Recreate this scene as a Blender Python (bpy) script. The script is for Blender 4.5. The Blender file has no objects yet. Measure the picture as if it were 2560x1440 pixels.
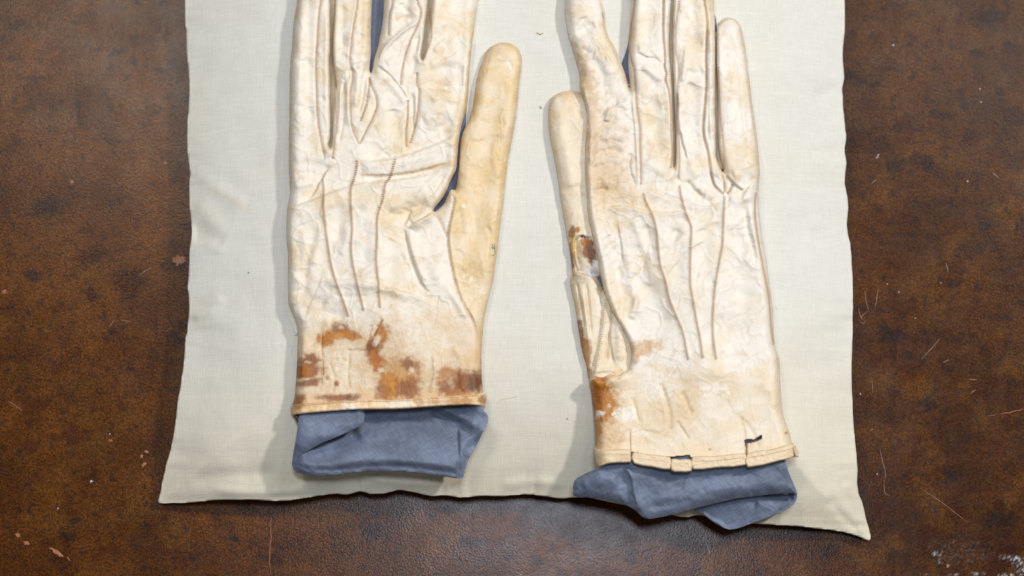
import bpy, math, random
import numpy as np
random.seed(7)
S = bpy.context.scene
COL = S.collection

# ------------------------------------------------------------------ camera
TILT = math.radians(12.0)
LENS = 60.0
D = 0.5 * LENS / 36.0
AIM = np.array([0.0, 0.0, 0.030])
FWD = np.array([0.0, math.sin(TILT), -math.cos(TILT)])
UPV = np.array([0.0, math.cos(TILT), math.sin(TILT)])
CAM = AIM - FWD * D
cd = bpy.data.cameras.new('camera'); cam = bpy.data.objects.new('camera', cd); COL.objects.link(cam)
cam.location = CAM; cam.rotation_euler = (TILT, 0, 0)
cd.lens = LENS; cd.sensor_width = 36; cd.clip_start = 0.02; cd.clip_end = 50
cd.dof.use_dof = True; cd.dof.focus_distance = D - 0.004; cd.dof.aperture_fstop = 5.0
S.camera = cam

# ------------------------------------------------------------------ light
W = bpy.data.worlds.new('World'); S.world = W; W.use_nodes = True
bg = W.node_tree.nodes['Background']; bg.inputs[0].default_value = (1.0, 0.965, 0.92, 1); bg.inputs[1].default_value = 0.16
def lamp(name, loc, aim, size, sizey, power, color):
    l = bpy.data.lights.new(name, 'AREA'); l.shape = 'RECTANGLE'; l.size = size; l.size_y = sizey
    l.energy = power; l.color = color
    o = bpy.data.objects.new(name, l); COL.objects.link(o); o.location = loc
    from mathutils import Vector
    d = Vector(aim) - Vector(loc); o.rotation_euler = d.to_track_quat('-Z', 'Y').to_euler()
    return o
lamp('ceiling_lamp_right', (1.42, 0.66, 1.75), (0, 0, 0), 0.15, 0.15, 32.5, (1.0, 0.965, 0.915))
lamp('ceiling_lamp_left', (-0.55, 0.78, 1.75), (0, 0, 0), 0.45, 0.30, 9.0, (1.0, 0.94, 0.87))
lamp('ceiling_lamp_middle', (0.06, 0.07, 1.75), (0, 0, 0), 0.36, 0.16, 13.0, (0.74, 0.84, 1.0))
lamp('ceiling_lamp_far', (0.70, 0.80, 1.75), (0, 0, 0), 0.18, 0.18, 3.0, (1.0, 0.95, 0.92))
S.view_settings.view_transform = 'Standard'; S.view_settings.look = 'None'
S.view_settings.exposure = 0.0; S.view_settings.gamma = 1.0

# ------------------------------------------------------------------ numeric helpers
MM = 0.001
def P(u, v, z):
    """point of the place seen at photo position (u, v) and lying z metres above the table"""
    u = np.asarray(u, float); v = np.asarray(v, float); z = np.asarray(z, float)
    k = 36.0 / LENS / 2560.0
    a = (u - 1280) * k; b = -(v - 720) * k
    dy = b * UPV[1] + FWD[1]; dz = b * UPV[2] + FWD[2]
    t = (z - CAM[2]) / dz
    return np.stack([CAM[0] + a * t, CAM[1] + dy * t, z + 0 * t], -1)

_r = np.random.RandomState(11)
_perm = np.concatenate([_r.permutation(512)] * 3)
_g = _r.uniform(0, 2 * np.pi, 512); _gx = np.cos(_g); _gy = np.sin(_g)
def noise(x, y, seed=0):
    x = np.asarray(x, float) + seed * 37.17; y = np.asarray(y, float) - seed * 19.73
    xi = np.floor(x).astype(int); yi = np.floor(y).astype(int); xf = x - xi; yf = y - yi
    def gr(i, j):
        h = _perm[(_perm[(xi + i) % 512] + yi + j) % 512]
        return _gx[h] * (xf - i) + _gy[h] * (yf - j)
    s = xf * xf * xf * (xf * (xf * 6 - 15) + 10); t = yf * yf * yf * (yf * (yf * 6 - 15) + 10)
    a = gr(0, 0) * (1 - s) + gr(1, 0) * s; b = gr(0, 1) * (1 - s) + gr(1, 1) * s
    return (a * (1 - t) + b * t) * 1.5
def fbm(x, y, o=4, seed=0, gain=0.5):
    r = 0; a = 1.0; f = 1.0
    for i in range(o):
        r = r + a * noise(x * f, y * f, seed + i * 3.1); a *= gain; f *= 2.03
    return r
def ss(a, b, x):
    t = np.clip((x - a) / (b - a), 0, 1); return t * t * (3 - 2 * t)

def catmull(pts, n=4, closed=True):
    p = np.array(pts, float); m = len(p); out = []
    for i in range(m if closed else m - 1):
        if closed: a, b, c, d = p[(i - 1) % m], p[i], p[(i + 1) % m], p[(i + 2) % m]
        else: a, b, c, d = p[max(i - 1, 0)], p[i], p[i + 1], p[min(i + 2, m - 1)]
        for k in range(n):
            t = k / n
            out.append(0.5 * ((2 * b) + (c - a) * t + (2 * a - 5 * b + 4 * c - d) * t * t + (3 * b - a - 3 * c + d) * t ** 3))
    if not closed: out.append(p[-1])
    return np.array(out)

def seg_dist(U, V, pts, closed):
    """distance, nearest side (+ = right of travel on screen), arclength parameter"""
    p = np.asarray(pts, float); q = np.roll(p, -1, 0) if closed else p[1:]; a = p if closed else p[:-1]
    L = np.hypot(*(q - a).T); cum = np.concatenate([[0], np.cumsum(L)]); tot = cum[-1]
    best = np.full(U.shape, 1e18); side = np.zeros(U.shape); par = np.zeros(U.shape)
    for i in range(len(a)):
        d = q[i] - a[i]; l2 = d @ d + 1e-12
        t = np.clip(((U - a[i][0]) * d[0] + (V - a[i][1]) * d[1]) / l2, 0, 1)
        ex = U - (a[i][0] + t * d[0]); ey = V - (a[i][1] + t * d[1]); dd = ex * ex + ey * ey
        m = dd < best
        best = np.where(m, dd, best)
        if not closed:
            side = np.where(m, np.sign(d[0] * ey - d[1] * ex), side); par = np.where(m, (cum[i] + t * L[i]) / tot, par)
    return np.sqrt(best), side, par
def inside(U, V, pts):
    p = np.asarray(pts, float); q = np.roll(p, -1, 0); r = np.zeros(U.shape, bool)
    for (x0, y0), (x1, y1) in zip(p, q):
        if y0 == y1: continue
        c = ((y0 > V) != (y1 > V)) & (U < (x1 - x0) * (V - y0) / (y1 - y0) + x0); r ^= c
    return r
def sdf(U, V, pts):
    d, _, _ = seg_dist(U, V, pts, True)
    return np.where(inside(U, V, pts), d, -d)

def add_folds(Z, U, V, folds):
    """relief in millimetres along traced fold lines"""
    for f in folds:
        kind, pts, w, a = f[:4]; w2 = f[4] if len(f) > 4 else w
        pts = catmull(pts, 4, False) if len(pts) > 2 else np.array(pts, float)
        m = 3.2 * max(w, w2) + 6
        j = np.where((U > pts[:, 0].min() - m) & (U < pts[:, 0].max() + m) & (V > pts[:, 1].min() - m) & (V < pts[:, 1].max() + m))
        if len(j[0]) == 0: continue
        u = U[j]; v = V[j]
        wob = 2.0 * noise(u / 17., v / 17., 5)
        d, s, t = seg_dist(u, v + wob, pts, False)
        env = ss(0, .16, t) * ss(1, .84, t)
        if kind == 'r': h = a * np.exp(-(d / w) ** 2)
        elif kind == 'g': h = a * np.exp(-(d / w) ** 2) ; env = ss(0, .03, t) * ss(1, .97, t)
        else:                                   # 's': the right-hand side rises as a lip, the left dips
            x = s * d; k = 1 / (1 + np.exp(-x / 1.1))
            h = a * (k * np.exp(-np.maximum(x, 0) / w) - 0.42 * (1 - k) * np.exp(-np.maximum(-x, 0) / w2))
        Z[j] += h * env
    return Z

def stain(C, U, V, u, v, ru, rv, ang, col, k=1.0, soft=0.35, seed=0, rag=0.5):
    m = 1.8 * max(ru, rv) + 4
    j = np.where((abs(U - u) < m) & (abs(V - v) < m))
    if len(j[0]) == 0: return
    x = U[j] - u; y = V[j] - v; a = math.radians(ang); ca, sa = math.cos(a), math.sin(a)
    X = (x * ca + y * sa) / ru; Y = (-x * sa + y * ca) / rv
    r = np.hypot(X, Y) + rag * fbm(U[j] / 14., V[j] / 14., 4, 40 + seed) * 0.9
    r = r + rag * (.22 * noise(U[j] / 5., V[j] / 5., seed) + .12 * noise(U[j] / 2.6, V[j] / 2.6, seed + 2))
    w = (k * ss(1.0 + soft, 1.0 - soft, r))[:, None]
    col = np.array(col, float)[None, :] * (1 + .22 * fbm(U[j] / 9., V[j] / 9., 3, seed + 5)[:, None])
    if .2 < col[0, 0] and col[0, 2] < .03:          # rust soaks to a darker tide line
        t = (.42 * np.exp(-((r - .95) / .17) ** 2))[:, None]; col = col * (1 - t) + np.array([.15, .045, .010]) * t
    C[j] = C[j] * (1 - w) + col * w
def streak(C, U, V, pts, w, col, k=1.0, seed=0, brk=0.0):
    pts = np.array(pts, float)
    if len(pts) > 2: pts = catmull(pts, 4, False)
    m = 3 * w + 4
    j = np.where((U > pts[:, 0].min() - m) & (U < pts[:, 0].max() + m) & (V > pts[:, 1].min() - m) & (V < pts[:, 1].max() + m))
    if len(j[0]) == 0: return
    wb = 1.6 * noise(U[j] / 9., V[j] / 9., seed + 3)
    d, s, t = seg_dist(U[j] + wb, V[j], pts, False)
    e = k * np.exp(-(d / w) ** 2) * ss(0, .1, t) * ss(1, .9, t)
    if brk: e = e * np.clip(0.5 + brk * noise(U[j] / 12., V[j] / 12., seed), 0, 1)
    e = np.clip(e, 0, 1)[:, None]; C[j] = C[j] * (1 - e) + np.array(col) * e

# ------------------------------------------------------------------ mesh helpers
def tag(o, label=None, cat=None, group=None, kind=None):
    if label: o['label'] = label
    if cat: o['category'] = cat
    if group: o['group'] = group
    if kind: o['kind'] = kind
    return o
def empty(name, loc, label, cat, group=None):
    o = bpy.data.objects.new(name, None); COL.objects.link(o); o.location = loc; o.empty_display_size = 0.02
    tag(o, label, cat, group); return o
def mk(name, verts, faces, mat, parent=None, normals=None, colors=None, smooth=True):
    me = bpy.data.meshes.new(name)
    verts = np.asarray(verts, np.float32)
    faces = np.asarray(faces)
    if parent is not None: verts = verts - np.array(parent.location, np.float32)
    n = faces.shape[1]
    me.vertices.add(len(verts)); me.vertices.foreach_set('co', verts.ravel())
    me.loops.add(faces.size); me.loops.foreach_set('vertex_index', faces.ravel().astype(np.int32))
    me.polygons.add(len(faces)); me.polygons.foreach_set('loop_start', np.arange(0, faces.size, n, dtype=np.int32))
    me.polygons.foreach_set('use_smooth', np.full(len(faces), smooth))
    me.update(calc_edges=True)
    if colors is not None:
        at = me.attributes.new('tint', 'FLOAT_COLOR', 'POINT')
        c = np.ones((len(verts), 4), np.float32); c[:, :3] = colors; at.data.foreach_set('color', c.ravel())
    if normals is not None: me.normals_split_custom_set_from_vertices([tuple(x) for x in normals])
    me.materials.append(mat)
    o = bpy.data.objects.new(name, me); COL.objects.link(o)
    if parent is not None: o.parent = parent
    return o
def vnormals(verts, faces):
    a = verts[faces[:, 2]] - verts[faces[:, 0]]; b = verts[faces[:, 3]] - verts[faces[:, 1]]
    n = np.cross(a, b); out = np.zeros_like(verts)
    for k in range(4): np.add.at(out, faces[:, k], n)
    return out / (np.linalg.norm(out, axis=1, keepdims=True) + 1e-20)

class Sheet:
    """a piece of leather or cloth laid out as a relief: outline (photo positions), height in mm above the table"""
    def __init__(s, poly, hfun, cfun, step=2.0, holes=(), rough=0.5, n=3):
        poly = catmull(poly, n); k = np.arange(len(poly))
        poly = poly + rough * np.stack([noise(poly[:, 0] / 6., poly[:, 1] / 6., 1), noise(poly[:, 0] / 6., poly[:, 1] / 6., 2)], -1) * 1.6
        s.poly = poly; s.step = step
        u0, v0 = poly.min(0) - step * 2; u1, v1 = poly.max(0) + step * 2
        s.us = np.arange(u0, u1, step); s.vs = np.arange(v0, v1, step)
        U, V = np.meshgrid(s.us, s.vs)
        d = sdf(U, V, poly)
        for h in holes: d = np.minimum(d, -sdf(U, V, np.array(h, float)))
        gy, gx = np.gradient(d, step); gn = np.hypot(gx, gy) + 1e-9; gx /= gn; gy /= gn
        snap = (d < 0.3 * step) & (d > -1.45 * step)
        U2 = np.where(snap, U - gx * d, U); V2 = np.where(snap, V - gy * d, V)
        dd = np.where(snap, 0, d)
        s.U, s.V, s.d, s.gx, s.gy = U2, V2, dd, gx, gy
        s.Z = hfun(U2, V2, dd)
        s.C = cfun(U2, V2, dd, s.Z)
        ok = d > -1.0 * step
        f = ok[:-1, :-1] & ok[1:, :-1] & ok[:-1, 1:] & ok[1:, 1:] & ((d[:-1, :-1] > 0) | (d[1:, :-1] > 0) | (d[:-1, 1:] > 0) | (d[1:, 1:] > 0))
        ii = np.arange(U.size).reshape(U.shape)
        F = np.stack([ii[1:, :-1][f], ii[1:, 1:][f], ii[:-1, 1:][f], ii[:-1, :-1][f]], -1)
        s.F = F
    def z(s, u, v):
        x = np.clip((np.asarray(u, float) - s.us[0]) / s.step, 0, len(s.us) - 2.001); y = np.clip((np.asarray(v, float) - s.vs[0]) / s.step, 0, len(s.vs) - 2.001)
        i = x.astype(int); j = y.astype(int); fx = x - i; fy = y - j; Z = s.Z
        return (Z[j, i] * (1 - fx) + Z[j, i + 1] * fx) * (1 - fy) + (Z[j + 1, i] * (1 - fx) + Z[j + 1, i + 1] * fx) * fy
    def build(s, mat, parent, name, regions=(), skirt=(4.0, 1.5), prof=2, labels=None):
        Uf, Vf, Zf = s.U.ravel(), s.V.ravel(), s.Z.ravel(); Cf = s.C.reshape(-1, 3)
        used = np.unique(s.F); mp = np.full(Uf.size, -1); mp[used] = np.arange(len(used))
        F = mp[s.F]; verts = P(Uf[used], Vf[used], Zf[used] * MM); C = Cf[used]
        # side wall turned under along every free edge
        e = np.concatenate([F[:, [0, 1]], F[:, [1, 2]], F[:, [2, 3]], F[:, [3, 0]]])
        key = np.sort(e, 1); kk = key[:, 0].astype(np.int64) * (len(used) + 1) + key[:, 1]
        un, idx, cnt = np.unique(kk, return_index=True, return_counts=True)
        be = e[idx[cnt == 1]]
        bv = np.unique(be); N = len(verts); bm = np.full(N, -1); prev = bv
        gx = s.gx.ravel()[used][bv]; gy = s.gy.ravel()[used][bv]
        ub = Uf[used][bv]; vb = Vf[used][bv]; zb = Zf[used][bv]
        drop, inset = skirt; allV = [verts]; allC = [C]; faces = [F]; base = N; cur = np.full(N, -1); cur[bv] = bv
        drop = drop(ub, vb, zb) if callable(drop) else np.full(len(bv), drop)
        for k in range(1, prof + 1):
            a = k / prof; q = np.full(N, -1); q[bv] = base + np.arange(len(bv))
            ins = inset * a * a
            allV.append(P(ub + gx * ins, vb + gy * ins, (zb - drop * a) * MM)); allC.append(C[bv])
            faces.append(np.stack([be[:, 1] * 0 + cur[be[:, 1]], cur[be[:, 0]], q[be[:, 0]], q[be[:, 1]]], -1))
            base += len(bv); cur = q
        verts = np.concatenate(allV); C = np.concatenate(allC); F = np.concatenate(faces)
        nr = vnormals(verts, F)
        cu = np.concatenate([Uf[used]] + [ub] * prof)[F].mean(1); cv = np.concatenate([Vf[used]] + [vb] * prof)[F].mean(1)
        lab = np.zeros(len(F), int)
        for k, (nm, pg) in enumerate(regions): lab[(lab == 0) & inside(cu, cv, pg)] = k + 1
        # islands of a region join their neighbour
        nv = len(verts)
        for k in range(len(regions) + 1):
            idx_ = np.where(lab == k)[0]
            if len(idx_) == 0: continue
            sel = F[idx_]; par = np.arange(nv)
            for it in range(400):
                m = par[sel].min(1); old = par.copy()
                for c_ in range(4): np.minimum.at(par, sel[:, c_], m)
                par = par[par]
                if (old == par).all(): break
            root = par[sel[:, 0]]; u_, cn = np.unique(root, return_counts=True); big = u_[cn.argmax()]
            bad = idx_[root != big]
            if len(bad):
                own = np.full(nv, -1); oth = np.where(lab != k)[0]
                for c_ in range(4): own[F[oth, c_]] = lab[oth]
                for it in range(40):
                    t = own[F[bad]].max(1); hit = t >= 0
                    for c_ in range(4): own[F[bad[hit], c_]] = np.maximum(own[F[bad[hit], c_]], t[hit])
                    if hit.all(): break
                lab[bad] = np.where(own[F[bad]].max(1) >= 0, own[F[bad]].max(1), lab[bad])
        objs = []
        for k in range(len(regions) + 1):
            sel = F[lab == k]
            if len(sel) == 0: objs.append(None); continue
            us_ = np.unique(sel); m2 = np.full(len(verts), -1); m2[us_] = np.arange(len(us_))
            objs.append(mk(name if k == 0 else regions[k - 1][0], verts[us_], m2[sel], mat, parent, nr[us_], C[us_]))
        return objs

def stitches(sheet, pts, parent, mat, name='seam', pitch=4.6, length=9.0, width=2.0, slant=1.2, lift=0.10, high=0.34, jit=0.5, zf=None, label=None):
    p = catmull(pts, 8, False); L = np.hypot(*(p[1:] - p[:-1]).T); cum = np.concatenate([[0], np.cumsum(L)])
    n = int(cum[-1] / pitch); rs = np.random.RandomState(int(abs(p[0, 0] * 7 + p[0, 1] * 3)) % 9999)
    q = (np.arange(n) + 0.5) * pitch + rs.uniform(-.4, .4, n)
    x = np.interp(q, cum, p[:, 0]); y = np.interp(q, cum, p[:, 1])
    tx = np.interp(q + 2, cum, p[:, 0]) - np.interp(q - 2, cum, p[:, 0]); ty = np.interp(q + 2, cum, p[:, 1]) - np.interp(q - 2, cum, p[:, 1])
    l = np.hypot(tx, ty) + 1e-9; tx /= l; ty /= l; nx, ny = -ty, tx
    zz = zf or sheet.z
    vs, fs = [], []; Lh = length / 2 * rs.uniform(.82, 1.12, n); sl = slant * rs.uniform(.5, 1.5, n); off = rs.uniform(-jit, jit, n)
    rows = []
    for a in (-1, -.45, .45, 1):
        for b in (-1, 0, 1):
            wd = width / 2 * b * (1 if abs(a) < 1 else .6)
            uu = x + nx * (Lh * a + off) + tx * (sl * a + wd); vv = y + ny * (Lh * a + off) + ty * (sl * a + wd)
            h = (lift + high * (b == 0) * (1 if abs(a) < 1 else .25)) if abs(a) < 1 else (-.12 + high * .4 * (b == 0))
            rows.append(P(uu, vv, (zz(uu, vv) + h) * MM))
    V = np.stack(rows, 1).reshape(-1, 3)
    for i in range(3):
        for j in range(2):
            fs.append([i * 3 + j, i * 3 + j + 1, (i + 1) * 3 + j + 1, (i + 1) * 3 + j])
    F = (np.array(fs)[None] + (np.arange(n) * 12)[:, None, None]).reshape(-1, 4)
    o = mk(name, V, F, mat, parent)
    if label: o['label'] = label
    return o

# ------------------------------------------------------------------ materials
def newmat(name):
    m = bpy.data.materials.new(name); m.use_nodes = True
    nt = m.node_tree; b = nt.nodes['Principled BSDF']
    return m, nt, b
def nd(nt, t, **k):
    n = nt.nodes.new(t)
    for a, v in k.items():
        if a in n.inputs: n.inputs[a].default_value = v
        else: setattr(n, a, v)
    return n
def mul_color(nt, src, fac_socket, lo, hi):
    """src colour multiplied by a grey between lo and hi driven by fac"""
    r = nd(nt, 'ShaderNodeMapRange'); r.inputs[1].default_value = 0.25; r.inputs[2].default_value = 0.75; r.inputs[3].default_value = lo; r.inputs[4].default_value = hi
    nt.links.new(fac_socket, r.inputs[0])
    m = nd(nt, 'ShaderNodeVectorMath', operation='SCALE'); nt.links.new(src, m.inputs[0]); nt.links.new(r.outputs[0], m.inputs[3])
    return m.outputs[0]
def tex(nt, scale, detail=4, rough=.55, stretch=None, dist=0, rot=0):
    tc = nd(nt, 'ShaderNodeNewGeometry'); src = tc.outputs['Position']
    if stretch:
        mp = nd(nt, 'ShaderNodeMapping'); mp.vector_type = 'TEXTURE' if rot else 'POINT'; mp.inputs['Rotation'].default_value = (0, 0, rot); mp.inputs['Scale'].default_value = tuple(1 / q for q in stretch) if rot else stretch; nt.links.new(src, mp.inputs[0]); src = mp.outputs[0]
    n = nd(nt, 'ShaderNodeTexNoise'); n.inputs['Scale'].default_value = scale; n.inputs['Detail'].default_value = detail
    n.inputs['Roughness'].default_value = rough; n.inputs['Distortion'].default_value = dist
    nt.links.new(src, n.inputs['Vector']); return n.outputs[0]
def bump(nt, b, socks):
    prev = None
    for s, st, dist in socks:
        bp = nd(nt, 'ShaderNodeBump'); bp.inputs['Strength'].default_value = st; bp.inputs['Distance'].default_value = dist
        nt.links.new(s, bp.inputs['Height'])
        if prev: nt.links.new(prev, bp.inputs['Normal'])
        prev = bp.outputs[0]
    nt.links.new(prev, b.inputs['Normal'])

def leather_mat():
    m, nt, b = newmat('kid_leather')
    at = nd(nt, 'ShaderNodeAttribute', attribute_name='tint')
    c = mul_color(nt, at.outputs['Color'], tex(nt, 380, 5, .6), .95, 1.03)
    c = mul_color(nt, c, tex(nt, 1600, 3, .6), .94, 1.05)
    nt.links.new(c, b.inputs['Base Color'])
    b.inputs['Roughness'].default_value = .50; b.inputs['Specular IOR Level'].default_value = .38
    b.inputs['Subsurface Weight'].default_value = 0.0
    # hairline cracks in the grain
    geo = nd(nt, 'ShaderNodeNewGeometry'); dn = nd(nt, 'ShaderNodeTexNoise'); dn.inputs['Scale'].default_value = 160; dn.inputs['Detail'].default_value = 3; nt.links.new(geo.outputs['Position'], dn.inputs['Vector'])
    sc = nd(nt, 'ShaderNodeVectorMath', operation='MULTIPLY_ADD'); sc.inputs[1].default_value = (.009, .009, .009); nt.links.new(dn.outputs['Color'], sc.inputs[0]); nt.links.new(geo.outputs['Position'], sc.inputs[2])
    vr = nd(nt, 'ShaderNodeTexVoronoi', feature='DISTANCE_TO_EDGE'); vr.inputs['Scale'].default_value = 210; nt.links.new(sc.outputs[0], vr.inputs['Vector'])
    mr = nd(nt, 'ShaderNodeMapRange'); mr.inputs[1].default_value = 0; mr.inputs[2].default_value = .10; mr.inputs[3].default_value = 0; mr.inputs[4].default_value = 1; nt.links.new(vr.outputs['Distance'], mr.inputs[0])
    mk_ = nd(nt, 'ShaderNodeMapRange'); mk_.inputs[1].default_value = .42; mk_.inputs[2].default_value = .62; nt.links.new(tex(nt, 55, 3), mk_.inputs[0])
    mx = nd(nt, 'ShaderNodeMath', operation='MULTIPLY'); nt.links.new(mr.outputs[0], mx.inputs[0]); nt.links.new(mk_.outputs[0], mx.inputs[1])
    bump(nt, b, [(mx.outputs[0], .22, .0003), (tex(nt, 300, 6, .6, None, .8), .22, .0006), (tex(nt, 1, 4, .6, (1500, 420, 900), .5), .35, .0003), (tex(nt, 2200, 3, .6), .3, .00016)])
    return m
LEATHER = leather_mat()
def thread_mat(name, col):
    m, nt, b = newmat(name)
    rgb = nd(nt, 'ShaderNodeRGB'); rgb.outputs[0].default_value = (*col, 1)
    nt.links.new(mul_color(nt, rgb.outputs[0], tex(nt, 700, 3), .72, 1.25), b.inputs['Base Color']); b.inputs['Roughness'].default_value = .8
    return m
THREAD = thread_mat('tan_thread', (.35, .19, .09)); PALE = thread_mat('cream_thread', (.58, .44, .29)); HEMTHREAD = thread_mat('brown_thread', (.40, .20, .09))
INK = thread_mat('green_ink', (.02, .22, .16)); WHITE = thread_mat('white_thread', (.75, .73, .68)); DARKFIBRE = thread_mat('dark_fibre', (.12, .10, .08))

def linen_mat():
    m, nt, b = newmat('cream_linen')
    at = nd(nt, 'ShaderNodeAttribute', attribute_name='tint')
    warp = tex(nt, 1, 2, .5, (2100, 160, 300)); weft = tex(nt, 1, 2, .5, (120, 2100, 300)); slub = tex(nt, 1, 3, .5, (18, 700, 60)); slub2 = tex(nt, 1, 3, .5, (700, 30, 60))
    c = mul_color(nt, at.outputs['Color'], warp, .95, 1.04); c = mul_color(nt, c, weft, .955, 1.04)
    c = mul_color(nt, c, slub, .978, 1.018); c = mul_color(nt, c, slub2, .99, 1.01)
    nt.links.new(c, b.inputs['Base Color']); b.inputs['Roughness'].default_value = .9; b.inputs['Specular IOR Level'].default_value = .12
    b.inputs['Sheen Weight'].default_value = .08
    bump(nt, b, [(warp, .35, .00025), (weft, .35, .00025)])
    return m
LINEN = linen_mat()
def cloth_mat():
    m, nt, b = newmat('blue_cotton')
    at = nd(nt, 'ShaderNodeAttribute', attribute_name='tint')
    warp = tex(nt, 1, 2, .5, (1500, 170, 200), 0, .62); weft = tex(nt, 1, 2, .5, (170, 1700, 200), 0, .50)
    c = mul_color(nt, at.outputs['Color'], warp, .83, 1.17); c = mul_color(nt, c, weft, .86, 1.14); c = mul_color(nt, c, tex(nt, 90, 4), .92, 1.08)
    nt.links.new(c, b.inputs['Base Color']); b.inputs['Roughness'].default_value = .58; b.inputs['Specular IOR Level'].default_value = .35
    b.inputs['Sheen Weight'].default_value = .12
    bump(nt, b, [(warp, .35, .00022), (weft, .35, .00022)])
    return m
CLOTH = cloth_mat()
def table_mat():
    m, nt, b = newmat('worn_desk_leather')
    at = nd(nt, 'ShaderNodeAttribute', attribute_name='tint')
    tc = nd(nt, 'ShaderNodeNewGeometry')
    vo = nd(nt, 'ShaderNodeTexVoronoi', feature='F1'); vo.inputs['Scale'].default_value = 950; vo.inputs['Randomness'].default_value = 1.0
    nt.links.new(tc.outputs['Position'], vo.inputs['Vector'])
    g = tex(nt, 1050, 4, .65)
    c = mul_color(nt, at.outputs['Color'], g, .34, 1.85)
    r = nd(nt, 'ShaderNodeMapRange'); r.inputs[1].default_value = .1; r.inputs[2].default_value = .75; r.inputs[3].default_value = 1.25; r.inputs[4].default_value = .6
    nt.links.new(vo.outputs['Distance'], r.inputs[0])
    s = nd(nt, 'ShaderNodeVectorMath', operation='SCALE'); nt.links.new(c, s.inputs[0]); nt.links.new(r.outputs[0], s.inputs[3])
    c = mul_color(nt, s.outputs[0], tex(nt, 150, 6, .7), .70, 1.30)
    nt.links.new(c, b.inputs['Base Color'])
    rr = nd(nt, 'ShaderNodeMapRange'); rr.inputs[1].default_value = .3; rr.inputs[2].default_value = .7; rr.inputs[3].default_value = .20; rr.inputs[4].default_value = .30
    nt.links.new(tex(nt, 60, 6, .7), rr.inputs[0]); nt.links.new(rr.outputs[0], b.inputs['Roughness'])
    b.inputs['Specular IOR Level'].default_value = .15
    bump(nt, b, [(g, .38, .00014), (vo.outputs['Distance'], .28, -.00012)])
    return m
TABLE = table_mat()
def flat_mat(name, col, lo=.7, hi=1.3, rough=.6):
    m, nt, b = newmat(name)
    rgb = nd(nt, 'ShaderNodeRGB'); rgb.outputs[0].default_value = (*col, 1)
    nt.links.new(mul_color(nt, rgb.outputs[0], tex(nt, 500, 4), lo, hi), b.inputs['Base Color']); b.inputs['Roughness'].default_value = rough
    return m

# ------------------------------------------------------------------ table
table = empty('table', (0, 0, 0), 'large brown leather covered table top, mottled, scratched and stained, under the cushion', 'table')
gu = np.concatenate([np.linspace(-3000, -60, 40), np.arange(-40, 2600, 4.0), np.linspace(2620, 5600, 40)])
gv = np.concatenate([np.linspace(-2600, -60, 34), np.arange(-40, 1480, 4.0), np.linspace(1500, 3300, 30)])
U, V = np.meshgrid(gu, gv)
base = np.array([.096, .0300, .0034]); red = np.array([.050, .0115, .0030]); och = np.array([.112, .042, .0040]); grey = np.array([.085, .046, .025]); drk = np.array([.013, .0075, .0065])
C = np.zeros(U.shape + (3,)) + base
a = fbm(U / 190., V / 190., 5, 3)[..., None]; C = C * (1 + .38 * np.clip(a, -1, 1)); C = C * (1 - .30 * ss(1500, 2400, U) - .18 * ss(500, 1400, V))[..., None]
m_ = ss(.12, .6, fbm(U / 75., V / 75., 5, 8))[..., None]; C = C * (1 - .55 * m_) + red * .55 * m_
m_ = ss(.22, .5, fbm(U / 42. + 9, V / 42., 4, 61))[..., None] * ss(1900, 2250, U)[..., None]; C = C * (1 - .6 * m_) + red * .7 * .6 * m_
m_ = ss(.05, .7, fbm(U / 110., V / 110., 4, 14))[..., None]; C = C * (1 - .5 * m_) + och * .5 * m_
m_ = (ss(700, -50, V) * (0.35 + .65 * ss(-.3, .5, fbm(U / 130., V / 130., 4, 21))))[..., None]; C = C * (1 - .45 * m_) + grey * .45 * m_
m_ = ss(.42, .75, fbm(U / 26., V / 26., 4, 33))[..., None]; C = C * (1 - .6 * m_) + drk * 1.6 * .6 * m_
# darkened spots, rings and ink marks
spots = [(52,62,26,14),(188,57,9,7),(170,90,7,5),(336,158,7,16),(408,175,22,6),(430,160,8,14),(395,75,11,7),(345,5,8,9),(402,8,14,9),(252,122,8,6),(290,132,26,7),(192,260,12,10),(200,295,9,22),(305,265,7,4),(240,126,7,6),
 (330,700,26,28),(70,785,6,6),(280,832,5,7),(440,660,30,16),(450,815,14,14),(440,845,24,10),(230,640,34,22),(80,690,20,14),(120,520,40,24),(225,730,10,26),(1252,1287,10,4),(940,1288,10,5),(1580,1380,22,14),(1572,1392,12,16),
 (1345,1405,14,10),(1310,1340,18,8),(2072,1375,22,14),(2380,710,14,12),(2282,750,10,12),(2350,695,9,10),(2465,560,16,12),(2292,551,10,9),(2475,40,40,24),(2440,130,16,10),(2135,85,12,8),(2275,112,10,5),(2190,210,14,7),(2157,235,5,5),(2230,248,6,5),
 (2320,1010,26,18),(2130,360,30,22),(2320,410,12,24),(2225,840,26,20),(2225,885,14,12),(2310,830,9,7),(2270,890,14,9),(2425,345,22,14),(2240,415,28,18),(2380,1190,20,14),(2450,1360,26,18),(2470,790,4,4),(2410,265,10,14),(2438,283,6,4),(930,1330,30,22),(1180,1355,26,14),(620,1270,30,9),(190,1300,12,8),(170,1340,14,10),(690,1400,20,18),(585,1345,18,10),(2500,1300,40,22),(2510,1380,30,20),(2130,190,26,14),(2365,290,16,8),(1700,1345,20,9)]
for i, (x, y, ru, rv) in enumerate(spots): stain(C, U, V, x, y, ru, rv, random.uniform(-25, 25), drk * 1.1 if i % 3 else red * .6, .75, .6, i, .8)
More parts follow.
